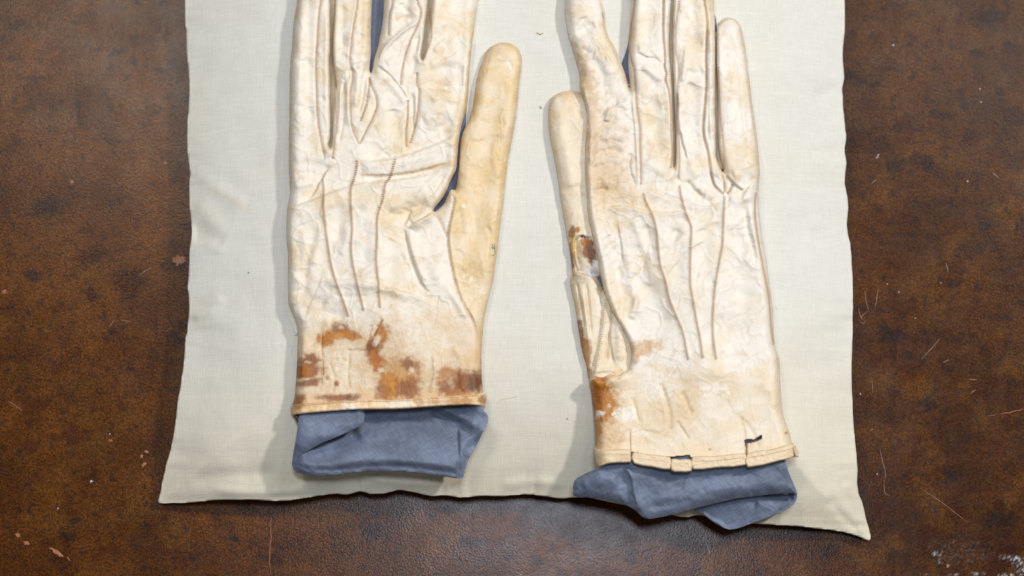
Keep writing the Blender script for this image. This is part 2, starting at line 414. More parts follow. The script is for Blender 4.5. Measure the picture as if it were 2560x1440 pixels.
for x, y, r in [(2338,285,16),(2535,290,28),(2532,405,20),(2520,118,17),(2500,228,12),(2135,330,12),(2295,400,22),(2404,230,10),(2245,320,14),(2288,325,9),(2560,560,20),(2445,625,14),(2200,360,24)]:
    stain(C, U, V, x, y, r, r * .85, 20, (.034, .011, .007), .85, .25, int(x), .35); stain(C, U, V, x, y, r * .55, r * .4, 20, (.05, .019, .008), .6, .4, int(y), .4)
for pts, w, k in [([(115,50),(135,46),(153,41)],2.4,.85),([(90,54),(115,51)],1.5,.5),([(240,336),(265,350),(300,356),(335,351),(368,343)],3.2,.85),([(0,367),(40,361),(80,350)],2.2,.6),([(80,345),(160,330),(235,316)],2,.4),
                  ([(228,653),(270,653),(315,655)],1.4,.7),([(60,862),(110,870),(170,868)],2.4,.5),([(160,1390),(200,1382),(245,1371)],3,.7),([(2245,790),(2300,770),(2350,750),(2400,730),(2440,713)],2.6,.75),([(2460,695),(2530,665),(2560,650)],2.4,.5),
                  ([(2290,1040),(2330,1020),(2365,1008)],2.4,.8),([(2470,805),(2560,745)],2.2,.4),([(690,1265),(760,1300),(840,1340),(900,1390)],3,.35),([(1150,1240),(1152,1320),(1153,1440)],1.6,.4),([(1080,1370),(1100,1400)],2,.5),([(240,1270),(300,1160),(420,1030)],5,.18),([(0,1240),(14,1300),(30,1330)],4,.5),
                  ([(2150,1290),(2250,1210),(2330,1090)],6,.15),([(0,980),(200,960),(460,980)],6,.14),([(180,700),(190,880),(200,1000)],7,.18),([(520,1300),(540,1440)],5,.2),([(340,0),(342,60),(336,150)],3,.4)]:
    streak(C, U, V, pts, w, drk, k, 4, .9)
sp = np.clip(noise(U / 3.1, V / 3.1, 77) * 2.2 + noise(U / 8., V / 8., 78) * 1.8 + .15, 0, 1)
for x, y, ru, rv, k in [(2340,1384,15,8,.7),(2350,1404,10,8,.4),(2515,1392,22,6,.6),(2545,1404,26,14,.9),(2552,1425,18,12,.8),(2382,1437,16,5,.6),(2440,1434,26,5,.6),(2310,1434,10,7,.3),(2525,1438,30,6,.7),(2400,1380,90,40,.08)]:
    q = np.hypot((U - x) / ru, (V - y) / rv) + .5 * noise(U / 11., V / 11., 79); w = (k * ss(1.15, .3, q) * sp)[..., None]; C = C * (1 - w) + np.array([.42, .43, .44]) * w
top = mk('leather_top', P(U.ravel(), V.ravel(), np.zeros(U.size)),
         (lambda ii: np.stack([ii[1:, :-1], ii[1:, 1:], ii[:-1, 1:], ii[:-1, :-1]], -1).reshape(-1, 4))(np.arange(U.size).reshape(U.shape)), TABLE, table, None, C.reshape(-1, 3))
bx = np.array([P(-3000, -2600, 0), P(5600, -2600, 0), P(5600, 3300, 0), P(-3000, 3300, 0)])
slabv = np.concatenate([bx + [0, 0, -.0006], bx + [0, 0, -.04]])
mk('table_slab', slabv, [[3, 2, 1, 0], [4, 5, 6, 7], [0, 1, 5, 4], [1, 2, 6, 5], [2, 3, 7, 6], [3, 0, 4, 7]], flat_mat('dark_wood', (.05, .022, .01)), table, smooth=False)

# scratches and scuffs standing a hair above the leather
CHIP = flat_mat('bare_leather', (.29, .112, .045)); CHALK = flat_mat('white_residue', (.42, .43, .44), .4, 1.25, .9); SCR = flat_mat('scratch_pale', (.23, .12, .07)); SCO = flat_mat('scratch_orange', (.20, .065, .018))
def blob(name, x, y, ru, rv, ang, mat, seed, n=26, rag=.5, parent=table):
    t = np.linspace(0, 2 * np.pi, n, endpoint=False); a = math.radians(ang)
    r = 1 + rag * fbm(np.cos(t) * 1.7 + seed, np.sin(t) * 1.7, 3, seed)
    X = ru * r * np.cos(t); Y = rv * r * np.sin(t); u = x + X * math.cos(a) - Y * math.sin(a); v = y + X * math.sin(a) + Y * math.cos(a)
    vv = np.concatenate([P(u, v, np.full(n, .00005)), P([x], [y], [.00016])]); f = [[n, (i + 1) % n, i] for i in range(n)]
    return mk(name, vv, f, mat, parent)
def strip(name, pts, w, mat, z=.00012, parent=table, seed=0, zf=None):
    p = catmull(pts, 8, False); t = np.gradient(p, axis=0); l = np.hypot(*t.T)[:, None]; t /= l; n = np.stack([-t[:, 1], t[:, 0]], -1)
    k = np.linspace(0, 1, len(p)); ww = (w * np.sin(np.clip(k, .04, .96) * np.pi) ** .5 * (1 + .5 * noise(k * 13, k * 3 + seed, seed)))[:, None] / 2
    p = p + n * noise(k * 7, k + seed, seed)[:, None] * w * .6
    zz = lambda q: (zf(q[:, 0], q[:, 1]) * MM + z if zf else np.full(len(q), z))
    A, B = p + n * ww, p - n * ww; N = len(p)
    vv = np.concatenate([P(A[:, 0], A[:, 1], zz(A)), P(p[:, 0], p[:, 1], zz(p) + w * .00006), P(B[:, 0], B[:, 1], zz(B))])
    f = [[i, i + 1, N + i + 1, N + i] for i in range(N - 1)] + [[N + i, N + i + 1, 2 * N + i + 1, 2 * N + i] for i in range(N - 1)]
    return mk(name, vv, f, mat, parent)
for i, (x, y, ru, rv, a) in enumerate([(449,651,14,12,10),(180,455,4,4,0),(413,408,3,4,0),(366,1129,5,4,20),(354,1140,3,5,0),(360,1162,4,6,70),(45,1338,6,4,30),(66,1358,7,4,30),(146,1384,14,5,42),(130,1372,6,3,20),(277,1101,4,3,0),(10,730,7,4,0),(2370,1415,4,4,0)]):
    blob('scuff', x, y, ru, rv, a, CHIP, i + 1, rag=.7)
for i, (x, y, ru, rv) in enumerate([(228,1204,4,3),(145,1271,2,2)]):
    blob('white_residue', x, y, ru, rv, random.uniform(-30, 30), CHALK, i + 30, 34, 1.0)
for i, (pts, w, m) in enumerate([([(676,1285),(677,1340),(675,1390),(676,1438)],3.4,SCO),([(2162,728),(2165,750),(2171,776)],1.8,SCR),([(2196,716),(2192,745),(2187,772)],1.5,SCR),([(2146,770),(2150,788),(2157,800)],1.8,SCR),([(2147,798),(2152,805),(2158,809),(2164,803)],1.6,SCR),([(2151,796),(2160,785),(2170,778)],1.3,SCR),
    ([(2348,848),(2328,872),(2303,898)],1.8,SCR),([(2358,906),(2366,903),(2373,899)],2.4,SCR),([(2421,948),(2432,949),(2443,949)],2.4,SCR),([(2180,945),(2181,965),(2182,982)],1.6,SCR),([(2500,1035),(2530,1030),(2560,1021)],3,SCO),([(2470,1040),(2490,1037)],2,SCO),([(2200,1122),(2206,1150),(2213,1180),(2212,1200)],1.6,SCR),([(2210,1200),(2212,1230),(2224,1240)],1.3,SCR),
    ([(2300,1220),(2360,1260),(2420,1308)],1.3,SCR),([(1764,1330),(1766,1355),(1775,1385)],2.0,CHALK),([(2173,78+0),(2176,80)],1.5,SCR),([(2178,460),(2186,453),(2192,449)],2,SCR),([(2190,396),(2195,390),(2198,385)],3,CHALK),([(272,820),(280,808),(286,798)],1.8,SCR),([(300,800),(318,802),(328,804)],1.6,SCR),([(413,830),(422,824),(431,819)],1.6,SCR),([(20,1003),(40,1015),(55,1028)],1.5,SCR),
    ([(348,690),(362,679),(378,668)],2.0,SCR),([(2174,1078),(2184,1072)],1.5,SCR),([(2425,985),(2440,974)],2,SCR),([(2365,655),(2370,680)],2,SCR),([(2480,430),(2497,446)],3,SCR),([(168,1392),(172,1398),(176,1403)],2.5,CHIP),([(1180,1440),(1200,1425),(1215,1418)],2,SCR)]):
    strip('scratch', pts, w, m, seed=i)
for i, (x, y) in enumerate([(2233,113),(2218,710),(2352,707),(2288,795),(2193,1185),(2151,985),(2419,453),(2453,255),(1328,1327),(1302,1437),(275,1085),(1722,1387),(2450,222),(2247,730)]):
    blob('dust_speck', x, y, random.uniform(1.5, 2.8), random.uniform(1.3, 2.2), random.uniform(0, 90), CHALK, i + 60, 10, .5)

# ------------------------------------------------------------------ cushion
cush_poly = [(462,30),(466,80),(467,130),(472,180),(474,232),(470,290),(468,340),(471,400),(475,432),(473,480),(476,535),(480,578),(475,620),(472,680),(470,720),(473,765),(469,820),(464,850),(460,900),(452,960),(445,1000),(438,1060),(430,1110),(419,1150),(408,1195),(399,1240),(397,1256),(420,1258),(480,1256),(540,1250),(620,1249),(700,1252),(745,1248),(790,1240),(835,1234),(870,1236),(900,1228),(925,1234),(960,1233),(1000,1225),(1045,1233),(1080,1240),(1110,1238),(1150,1243),(1200,1240),(1260,1240),(1300,1236),(1345,1238),(1400,1246),(1440,1243),(1475,1244),(1520,1254),(1580,1266),(1640,1280),(1700,1291),(1722,1292),(1750,1288),(1785,1298),(1840,1305),(1888,1309),(1952,1313),(2002,1316),(2070,1324),(2120,1333),(2158,1346),(2173,1351),(2176,1338),(2167,1306),(2157,1262),(2147,1235),(2143,1208),(2143,1161),(2138,1111),(2133,1044),(2131,1000),(2129,917),(2131,847),(2132,780),(2132,726),(2129,656),(2126,615),(2120,585),(2117,560),(2120,528),(2118,490),(2111,455),(2116,410),(2111,375),(2115,345),(2111,302),(2107,250),(2105,219),(2110,194),(2106,132),(2112,69),(2111,0),(2106,-80),(2112,-160),(2108,-260),(2116,-330),(2150,-430),(2155,-445),(2060,-425),(1800,-405),(1500,-412),(1200,-402),(900,-410),(600,-418),(430,-440),(415,-450),(430,-380),(458,-290),(466,-200),(458,-120),(463,-50)]
cu_sm = np.array([(466,-300),(468,600),(455,950),(400,1256),(900,1232),(1400,1243),(1750,1290),(2174,1350),(2135,1050),(2125,600),(2108,0),(2110,-300),(2150,-440),(1300,-405),(420,-445)], float)
def cush_z(U, V, d=None):
    d0 = d if d is not None else np.maximum(sdf(U, V, cu_sm), 0)
    x = np.clip(d0 / 330., 0, 1); z = 14.5 + 19.5 * (1 - (1 - x) ** 1.75)
    # bottom corners are thin points
    for cx, cy, r in ((400, 1256, 210), (2174, 1350, 230)):
        q = np.hypot(U - cx, V - cy); z = z - 8.5 * ss(r, 0, q)
    return z
def cush_h(U, V, d):
    z = cush_z(U, V, np.maximum(d, 0) * .55 + np.maximum(sdf(U, V, cu_sm), 0) * .45)
    e = np.exp(-np.maximum(d, 0) / 55.)
    # puckers run in from the seam
    top = U < 900; along = np.where((U < 700) | (U > 1950), V, U)
    z = z + e * .75 * fbm(along / 34., d / 160., 2, 5) * (.35 + ss(-.2, .5, noise(along / 160., 0 * along, 51)))
    z = z + np.exp(-np.maximum(d - 30, 0) / 130.) * .7 * fbm(along / 120., d / 190., 2, 15)
    z = z + .7 * fbm(U / 210., V / 210., 3, 25)
    z = add_folds(z, U, V, [('r', [(476,425),(520,455),(560,480),(615,520)], 20, .8), ('r', [(480,580),(520,585),(560,610)], 22, -1.1), ('r', [(480,520),(520,540),(540,580),(530,640)], 25, .9),
        ('r', [(480,800),(520,780),(560,740)], 16, .7),
        ('s', [(870,1180),(895,1195),(900,1225)], 10, -1.4), ('r', [(905,1190),(980,1205),(1080,1208),(1160,1205)], 12, 1.5), ('r', [(470,1205),(560,1190),(700,1180)], 20, -1.0), ('r', [(520,1225),(650,1232),(800,1222)], 12, .9),
        ('r', [(2150,1330),(2100,1280),(2070,1240)], 12, -1.6), ('r', [(2160,1320),(2145,1260),(2110,1200)], 12, 1.2), ('r', [(1250,1215),(1330,1205),(1420,1212)], 14, .9),
        ('r', [(2100,395),(2060,380),(2020,380)], 16, -.6), ('r', [(2095,215),(2060,235),(2030,235)], 16, -.7), ('r', [(2110,580),(2070,560),(2020,560)], 20, .7), ('r', [(740,1215),(800,1205),(860,1215)], 10, .8)])
    return z
def cush_c(U, V, d, Z):
    C = np.zeros(U.shape + (3,)) + np.array([.645, .632, .572])
    w = (.55 * ss(-.2, .7, fbm(U / 260., V / 260., 3, 44)))[..., None]; C = C * (1 - w) + np.array([.64, .61, .525]) * w
    # warm bounce from the table painted in towards the lower seam
    w = (.75 * ss(700, 1330, V))[..., None]; C = C * (1 - w) + np.array([.63, .565, .42]) * w
    for x, y, a, b, g, k in [(580,500,60,9,32,.35),(520,560,40,60,0,.18),(498,330,28,120,0,.16),(1100,1210,120,16,0,.28),(740,1190,120,18,0,.2),(1150,1000,14,90,5,.12),(2060,1290,70,24,20,.3),(500,790,30,40,0,.2)]:
        stain(C, U, V, x, y, a, b, g, (.62, .53, .36), k, .6, int(x), .3)
    return C
cushion = empty('cushion', tuple(P(1280, 480, 0)), 'cream linen cushion with wavy seam edges carrying both gloves', 'cushion')
cs = Sheet(cush_poly, cush_h, cush_c, 5.0, rough=.8, n=4)
# upper cover, then the lower cover that rests on the table
cs.build(LINEN, cushion, 'upper_cover', skirt=(lambda u, v, z: np.full(len(u), 1.2), 1.0), prof=1)
low = Sheet(cush_poly, lambda U, V, d: np.maximum(cush_z(U, V, np.maximum(d, 0) * 0 + 0) - 1.0 - 14 * (1 - (1 - np.clip(d / 120., 0, 1)) ** 2), .4), cush_c, 9.0, rough=.8, n=4)
low.build(LINEN, cushion, 'lower_cover', skirt=(.2, 0), prof=1)
CZ = lambda u, v: cs.z(u, v)

# ------------------------------------------------------------------ colours of the gloves
WHT = np.array([.765, .70, .60]); CRM = np.array([.72, .59, .40]); TAN = np.array([.58, .395, .21]); OCH = np.array([.60, .41, .17]); PALE_ = np.array([.77, .72, .63]); GRY = np.array([.66, .60, .52])
FLK = np.array([.70, .57, .40]); ORG = np.array([.40, .128, .004]); RST = np.array([.215, .060, .005]); DBR = np.array([.10, .030, .006]); AMB = np.array([.50, .195, .008])
BASE = 33.0
def inflate(d, R, T, e=3.6):
    x = np.clip(d / R, 0, 1); return e + (T - e) * (1 - (1 - x) ** 2.3) ** .62
def crumple(U, V, amp=1.0, seed=0, aniso=(1, 1)):
    x = U / aniso[0]; y = V / aniso[1]
    wx = x + 14 * fbm(x / 60., y / 60., 2, seed + 50); wy = y + 14 * fbm(x / 60., y / 60., 2, seed + 60)
    r1 = 1 - np.abs(fbm(wx / 70., wy / 70., 2, seed)) * 2.2
    r2 = 1 - np.abs(fbm(wx / 30., wy / 30., 2, seed + 7)) * 2.2
    r3 = 1 - np.abs(noise(wx / 12., wy / 12., seed + 9)) * 2.2
    return amp * (1.7 * fbm(x / 120., y / 120., 2, seed + 3) + .55 * np.clip(r1, 0, 1) ** 4 - .05 * np.clip(r2, 0, 1) ** 6 - .02 * np.clip(r3, 0, 1) ** 4)
def mottle(C, U, V, seed):
    w = (.8 * ss(-.2, .8, fbm(U / 110., V / 110., 4, seed)))[..., None]; C = C * (1 - w) + CRM * w
    w = (.35 * ss(.15, .8, fbm(U / 40., V / 40., 4, seed + 2)))[..., None]; C = C * (1 - w) + TAN * w
    w = (.45 * ss(.1, .8, fbm(U / 60., V / 45., 4, seed + 5)))[..., None]; C = C * (1 - w) + PALE_ * w
    # fine ochre creasing
    wx = U + 10 * fbm(U / 40., V / 40., 2, seed + 8); wy = V + 10 * fbm(U / 40., V / 40., 2, seed + 9)
    r = np.clip(1 - np.abs(fbm(wx / 34., wy / 34., 3, seed + 11)) * 5, 0, 1) ** 2 * ss(-.1, .6, fbm(U / 90., V / 90., 2, seed + 13))
    w = (.28 * r)[..., None]; C = C * (1 - w) + OCH * w
    return C

def creases(poly, n, ang, spread, L, w, amp, seed, curve=.12):
    rs = np.random.RandomState(seed); p = np.array(poly, float); lo = p.min(0); hi = p.max(0); out = []
    n = int(n * .62)
    while len(out) < n:
        c = rs.uniform(lo, hi)
        if not inside(np.array([c[0]]), np.array([c[1]]), p)[0]: continue
        a = math.radians(ang + rs.normal() * spread); l = L * rs.uniform(.45, 1.5); k = rs.normal() * curve; pts = []
        for t in (-.5, -.17, .17, .5):
            aa = a + k * t; pts.append((c[0] + l * t * math.cos(aa) - l * k * (t * t) * math.sin(a) + rs.normal() * 1.5, c[1] + l * t * math.sin(aa) + l * k * (t * t) * math.cos(a) + rs.normal() * 1.5))
        ww = w * rs.uniform(.6, 1.5); s_ = rs.choice([-1, -1, 1]); h = .52 * amp * rs.uniform(.3, 1.4)
        out.append(('s', pts, ww * 2.2, h * s_, ww * 1.3) if rs.rand() < .55 else ('r', pts, ww, h * s_ * .9))
    return out
# ================================================================== GLOVE A (left in the photo)
A_poly = [(790,-88),(765,-85),(750,-60),(745,-20),(743,0),(733,67),(730,117),(725,167),(723,300),(722,367),(723,433),(725,480),(717,533),(716,600),(720,633),(719,680),(720,733),(722,760),(733,787),(743,817),(744,850),(741,933),(736,994),(734,1016),
 (802,1016),(894,1010),(985,1008),(1077,1002),(1169,998),(1208,994),(1207,975),(1204,927),(1204,872),(1208,820),(1213,783),(1233,700),(1240,650),(1247,600),(1254,540),(1261,483),(1270,400),(1280,350),(1290,290),(1297,217),(1304,160),(1301,133),(1290,116),(1270,107),(1247,107),(1227,117),(1213,132),(1206,152),(1197,177),(1190,207),(1183,260),(1172,300),(1157,333),(1151,367),(1147,417),(1142,460),(1138,475),(1128,474),(1118,492),(1108,512),(1088,529),
 (1084,522),(1103,500),(1116,477),(1126,453),(1139,427),(1143,400),(1145,370),(1147,353),(1153,317),(1167,267),(1172,200),(1177,133),(1187,60),(1195,0),(1198,-60),(1190,-110),(1165,-135),(1130,-130),(1100,-90),(1085,-40),(1081,0),(1073,67),(1067,110),(1058,147),
 (1052,143),(1057,110),(1062,67),(1070,0),(1075,-60),(1070,-150),(1050,-200),(1015,-205),(985,-180),(970,-120),(963,-50),(960,0),(957,50),(947,110),(937,143),(930,180),
 (924,176),(927,133),(928,67),(930,0),(935,-60),(930,-130),(905,-165),(870,-160),(848,-120),(840,-50),(837,0),(834,67),(832,133),(836,173),(840,213),(836,240),(833,300),(832,345),(827,370),
 (821,364),(825,340),(826,300),(824,230),(824,150),(826,83),(825,33),(824,0),(822,-50),(812,-80)]
A_inf = [p for p in A_poly]; 
i0 = A_inf.index((734,1016)); i1 = A_inf.index((1208,994)); A_inf = A_inf[:i0] + [(734,1016),(734,1260),(1208,1260)] + A_inf[i1:]
A_lines = {  # the three raised lines on the back of the hand
 'p1': [(807,447),(809,483),(808,517),(813,567),(820,617),(827,660),(840,707),(853,740),(872,793)],
 'p2': [(893,400),(889,433),(878,467),(876,500),(878,533),(880,573),(877,620),(883,667),(890,700),(900,740),(909,777)],
 'p3': [(988,396),(977,440),(963,460),(957,497),(943,543),(942,600),(940,650),(945,700),(947,733),(950,772)]}
A_seams = {
 's1': [(802,-70),(802,0),(798,33),(793,100),(790,167),(792,233),(795,300),(803,350),(813,400)],
 's2': [(838,0),(834,67),(831,117),(832,150),(837,200),(844,222)],
 's3': [(838,242),(841,300),(838,350),(831,402)],
 's4': [(897,-100),(895,0),(887,50),(880,100),(875,157),(882,187),(877,233),(877,267),(880,317),(889,342),(898,360)],
 's5': [(900,360),(913,333),(933,293),(942,267),(940,240),(928,213),(923,187)],
 's6': [(925,195),(921,230),(915,265),(900,305)],
 's7': [(985,-90),(982,0),(973,43),(972,93)],
 's8': [(1043,-60),(1043,0),(1053,30),(1043,67),(1027,100),(1013,140),(1005,180),(1002,217)],
 's9': [(1020,250),(1019,293),(1015,333),(1017,372)],
 's10': [(1074,20),(1078,67),(1078,97),(1067,125),(1055,155)],
 's11': [(1043,180),(1042,207),(1048,227),(1045,277),(1038,317),(1025,362)],
 's12': [(1083,530),(1100,553),(1117,590)],
 's13': [(1127,479),(1136,497),(1131,527),(1121,573),(1120,613),(1130,673),(1143,723),(1160,763),(1180,797),(1196,840),(1202,862)]}
A_folds = [
 # across the knuckles
 ('s', [(1150,330),(1110,352),(1060,372),(1015,388),(975,398),(935,402),(893,402)], 26, -2.0, 30),
 ('r', [(880,415),(930,412),(985,412),(1040,398),(1090,380),(1140,352)], 18, 1.3),
 ('s', [(893,436),(950,438),(1000,434),(1050,426),(1100,412),(1140,398)], 34, -.7, 26),
 ('r', [(905,447),(960,446),(1040,436),(1120,415)], 8, -1.0),
 ('s', [(722,520),(760,508),(800,492),(850,474),(905,458),(960,454),(1030,444),(1100,432)], 30, 2.0, 14),
 ('s', [(830,412),(815,432),(800,455),(788,480),(772,498)], 12, -2.0, 8), ('s', [(842,402),(820,430),(812,444)], 8, 1.2, 6),
 ('r', [(730,400),(760,390),(795,395),(820,405)], 14, .9), ('r', [(735,440),(770,432),(790,438)], 10, -.7), ('r', [(735,465),(765,462),(785,455)], 8, .8),
 # the palm folding over the thumb root
 ('s', [(1088,526),(1062,543),(1040,556),(1018,567)], 22, -2.8, 12),
 ('s', [(1012,566),(1017,595),(1026,630),(1042,680),(1058,712),(1078,732)], 30, -1.2, 20), ('r', [(1024,570),(1032,620),(1048,670),(1066,708)], 7, 1.4),
 ('s', [(1030,523),(1022,545),(1012,566)], 12, -1.8, 12), ('r', [(960,540),(1000,536),(1030,520),(1075,520)], 14, -1.2), ('r', [(950,515),(1000,505),(1060,480),(1110,450)], 22, 1.2),
 ('r', [(970,530),(1000,548),(1015,562)], 10, -1.0),
 # low roll across the heel of the hand
 ('s', [(790,702),(830,699),(880,699),(930,708),(985,722),(1040,740),(1098,762)], 20, 1.8, 16), ('r', [(800,712),(880,710),(950,722),(1040,750)], 10, .8),
 ('r', [(795,585),(778,620),(768,665),(762,715),(768,745)], 11, -1.1), ('r', [(810,560),(790,610),(780,670)], 13, .9),
 ('r', [(735,748),(760,770),(790,785),(825,790),(870,785)], 16, -1.2), ('r', [(735,720),(770,745),(820,765)], 15, -1.1), ('r', [(742,800),(775,792),(830,800)], 12, 1.1),
 ('r', [(830,600),(850,560),(880,530),(920,520)], 14, -.9), ('r', [(890,620),(920,580),(960,560),(1010,540)], 16, .9), ('r', [(955,670),(990,655),(1015,640)], 13, -.7), ('r', [(850,640),(865,600),(870,560)], 10, .7),
 ('r', [(1050,600),(1062,640),(1085,680),(1105,700)], 20, .9), ('r', [(1100,590),(1090,640),(1100,700),(1130,760)], 13, .6), ('r', [(1110,700),(1140,750),(1170,800)], 9, .9),
 ('r', [(740,540),(790,530),(840,500)], 12, .7), ('r', [(725,560),(770,570),(800,590)], 12, -.6),
 # cuff
 ('r', [(805,815),(803,860),(806,920),(800,980)], 3, -.5), ('r', [(875,880),(870,930),(874,980)], 3, -.5), ('r', [(1085,880),(1087,940),(1075,985)], 5, .7), ('s', [(958,797),(945,820),(935,840)], 5, -1.2, 5), ('r', [(930,810),(922,840),(918,860)], 4, -.9), ('r', [(865,875),(890,875),(918,878)], 3, -.5),
 ('r', [(1130,860),(1150,900),(1160,985)], 9, .5), ('r', [(760,830),(756,880),(750,950)], 8, .6), ('r', [(820,900),(835,940),(830,990)], 4, -.4),
 # pinky
 ('r', [(760,0),(757,100),(750,220),(752,330)], 18, .8), ('r', [(815,20),(817,120),(815,220),(818,320)], 9, .9), ('r', [(735,150),(770,160),(788,175)], 9, -.6), ('r', [(735,260),(765,275),(790,300)], 10, -.8), ('r', [(742,330),(770,320),(795,312)], 9, .6), ('r', [(800,240),(815,255),(824,262)], 6, -.7),
 # ring
 ('s', [(836,160),(855,172),(872,175)], 9, 1.5, 6), ('s', [(872,172),(885,160),(905,155),(926,146)], 14, 1.5, 7), ('r', [(862,190),(860,230),(855,300),(845,360)], 5, -1.6), ('r', [(850,215),(851,280),(846,350)], 5, 1.2), ('r', [(868,195),(868,260),(872,320)], 8, 1.2), ('r', [(892,180),(893,230),(885,270)], 7, 1.0), ('r', [(912,170),(908,230),(895,290)], 6, -1.4), ('r', [(845,120),(870,135),(878,150)], 9, .6), ('r', [(890,80),(915,110),(925,130)], 9, -.6), ('r', [(850,70),(865,90),(880,80)], 10, .6),
 # middle
 ('s', [(1053,42),(1030,60),(1000,80),(970,108),(950,132),(935,160)], 22, -1.2, 18), ('r', [(1045,50),(1000,82),(965,115),(940,150)], 6, 1.6), ('s', [(940,162),(965,178),(990,205),(1010,232),(1020,252)], 22, -1.2, 14), ('r', [(935,185),(970,200),(1000,235),(1014,262)], 9, 1.3), ('r', [(985,60),(1010,45),(1035,50)], 9, -.8), ('r', [(1000,160),(985,150),(965,160)], 9, .7), ('r', [(1025,200),(1035,160),(1040,120),(1050,80)], 10, -1.3), ('r', [(1032,150),(1048,120),(1057,60)], 5, .9),
 ('r', [(950,230),(960,280),(990,320)], 16, .9), ('r', [(1030,230),(1032,280),(1030,330)], 5, -1.8), ('r', [(1000,5),(1010,25),(1030,30)], 7, -.8), ('r', [(1060,20),(1060,80),(1055,130)], 4, .8),
 # index
 ('s', [(1080,130),(1100,105),(1130,88)], 20, .7, 14), ('r', [(1060,190),(1090,180),(1130,175),(1165,185)], 13, -.9), ('r', [(1070,160),(1110,150),(1150,155)], 11, .8), ('r', [(1060,222),(1100,215),(1130,232),(1150,262)], 9, -.7), ('r', [(1075,250),(1110,240),(1140,258)], 9, .9), ('r', [(1055,300),(1090,285),(1130,270)], 14, .8), ('r', [(1050,340),(1090,325),(1140,300)], 10, -.9), ('r', [(1110,60),(1140,80),(1175,60)], 12, -.6), ('r', [(1135,140),(1160,165),(1165,220)], 8, .7),
 # thumb
 ('r', [(1215,170),(1250,158),(1290,165)], 9, -.7), ('r', [(1175,320),(1215,305),(1270,310)], 9, -.6), ('r', [(1170,345),(1230,330),(1275,345)], 12, .7), ('r', [(1240,350),(1235,400),(1250,450)], 9, .6), ('r', [(1150,470),(1180,520),(1190,600)], 10, -.7), ('r', [(1215,560),(1230,600),(1228,660)], 6, -.7), ('r', [(1230,380),(1255,400),(1250,470),(1240,560)], 6, .5), ('r', [(1135,500),(1150,540),(1160,600)], 7, -.6), ('r', [(1200,660),(1215,700),(1225,740)], 8, .5)]
A_folds += [('r', [(772,-40),(768,100),(770,220),(778,330)], 13, -1.2), ('r', [(908,-40),(904,60),(902,140)], 9, -1.1), ('r', [(858,0),(856,80),(855,150)], 9, -1.0), ('r', [(1010,-60),(1018,10),(1000,70)], 11, -1.2), ('r', [(1135,-60),(1128,60),(1115,160),(1098,260)], 22, -1.5), ('r', [(1250,170),(1235,280),(1215,400),(1200,520),(1185,640)], 24, -1.1), ('r', [(975,270),(985,310),(1000,350)], 14, -1.0), ('r', [(735,560),(745,640),(750,700)], 16, -1.0), ('r', [(915,560),(912,620),(918,680)], 14, -.9), ('r', [(850,500),(845,560),(850,620)], 13, -.8), ('r', [(985,590),(975,650),(985,710)], 18, -.9)]
for k, p in A_lines.items(): A_folds += [('g', p, 5.0, .55), ('g', p, 2.0, -.25)]
for k, p in A_seams.items():
    if k not in ('s2', 's10'): A_folds += [('g', p, 5.0, -.65)]
A_folds += [('g', [(x - 5, y) for x, y in A_seams['s4']], 3.5, .5), ('g', [(x + 6, y) for x, y in A_seams['s13']], 4.5, .6)]
A_slots = [[(830,-60),(829,100),(829,250),(829,350),(824,372)], [(1080,-20),(1070,67),(1062,110),(1055,147)]]
PALM_A = [(725,420),(1130,420),(1100,520),(1010,570),(1100,780),(900,800),(740,780)]
A_cr = (creases(PALM_A, 46, 80, 40, 60, 3.2, .42, 1) + creases(PALM_A, 26, 150, 25, 90, 5, .55, 2) + creases([(1120,480),(1250,480),(1230,700),(1200,840),(1130,640)], 24, 85, 20, 60, 3, .35, 3) + creases([(1180,180),(1295,180),(1260,480),(1150,480)], 22, 60, 45, 45, 2.8, .28, 4)
  + creases([(735,0),(825,0),(825,380),(728,380)], 26, 20, 45, 42, 3, .34, 5) + creases([(840,0),(925,0),(940,250),(900,340),(845,340)], 30, 60, 50, 42, 3, .40, 6) + creases([(960,0),(1050,0),(1040,300),(1000,370),(940,340),(945,180)], 32, 60, 45, 46, 3, .42, 7)
  + creases([(1085,0),(1185,0),(1165,280),(1130,390),(1040,360)], 38, 25, 45, 50, 3.2, .42, 8) + creases([(750,820),(1200,820),(1200,990),(750,990)], 46, 88, 16, 60, 2.0, .26, 9) + creases([(840,370),(1130,300),(1130,410),(830,430)], 18, -12, 18, 80, 4.5, .55, 10))
def A_h(U, V, d):
    q = sdf(U, V, catmull(A_inf, 2)); q = np.where(d <= 0, np.minimum(q, 0.0), q)
    q = np.maximum(q, 0)
    z = BASE + inflate(q, 29, 10.8)
    z = z + 3.0 * ss(60, 230, q) * ss(400, 520, V) * ss(1000, 800, V)
    soft = ss(0, 14, q)
    rel = crumple(U, V, .62, 2) * ss(840, 780, V) + crumple(U, V, .28, 9, (.7, 1.5)) * ss(780, 840, V)
    e, _, _ = seg_dist(U, V, np.array([(1180,100),(1170,200),(1152,317),(1143,360),(1139,420),(1116,477),(1084,522),(1040,553)], float), False)
    z = z + 3.4 * np.exp(-(e / 17.) ** 2) * (U < 1180)
    # thumb lies lower than the palm
    z = z - 2.2 * ss(560, 440, V) * ss(1125, 1160, U) * ss(0, 1, q + 1) * (U > 1100)
    rel = add_folds(rel, U, V, A_folds + A_cr)
    for sl in A_slots:
        e, _, _ = seg_dist(U, V, np.array(sl, float), False); z = z + 4.6 * np.exp(-(e / 15.) ** 2)
    return z + rel * soft
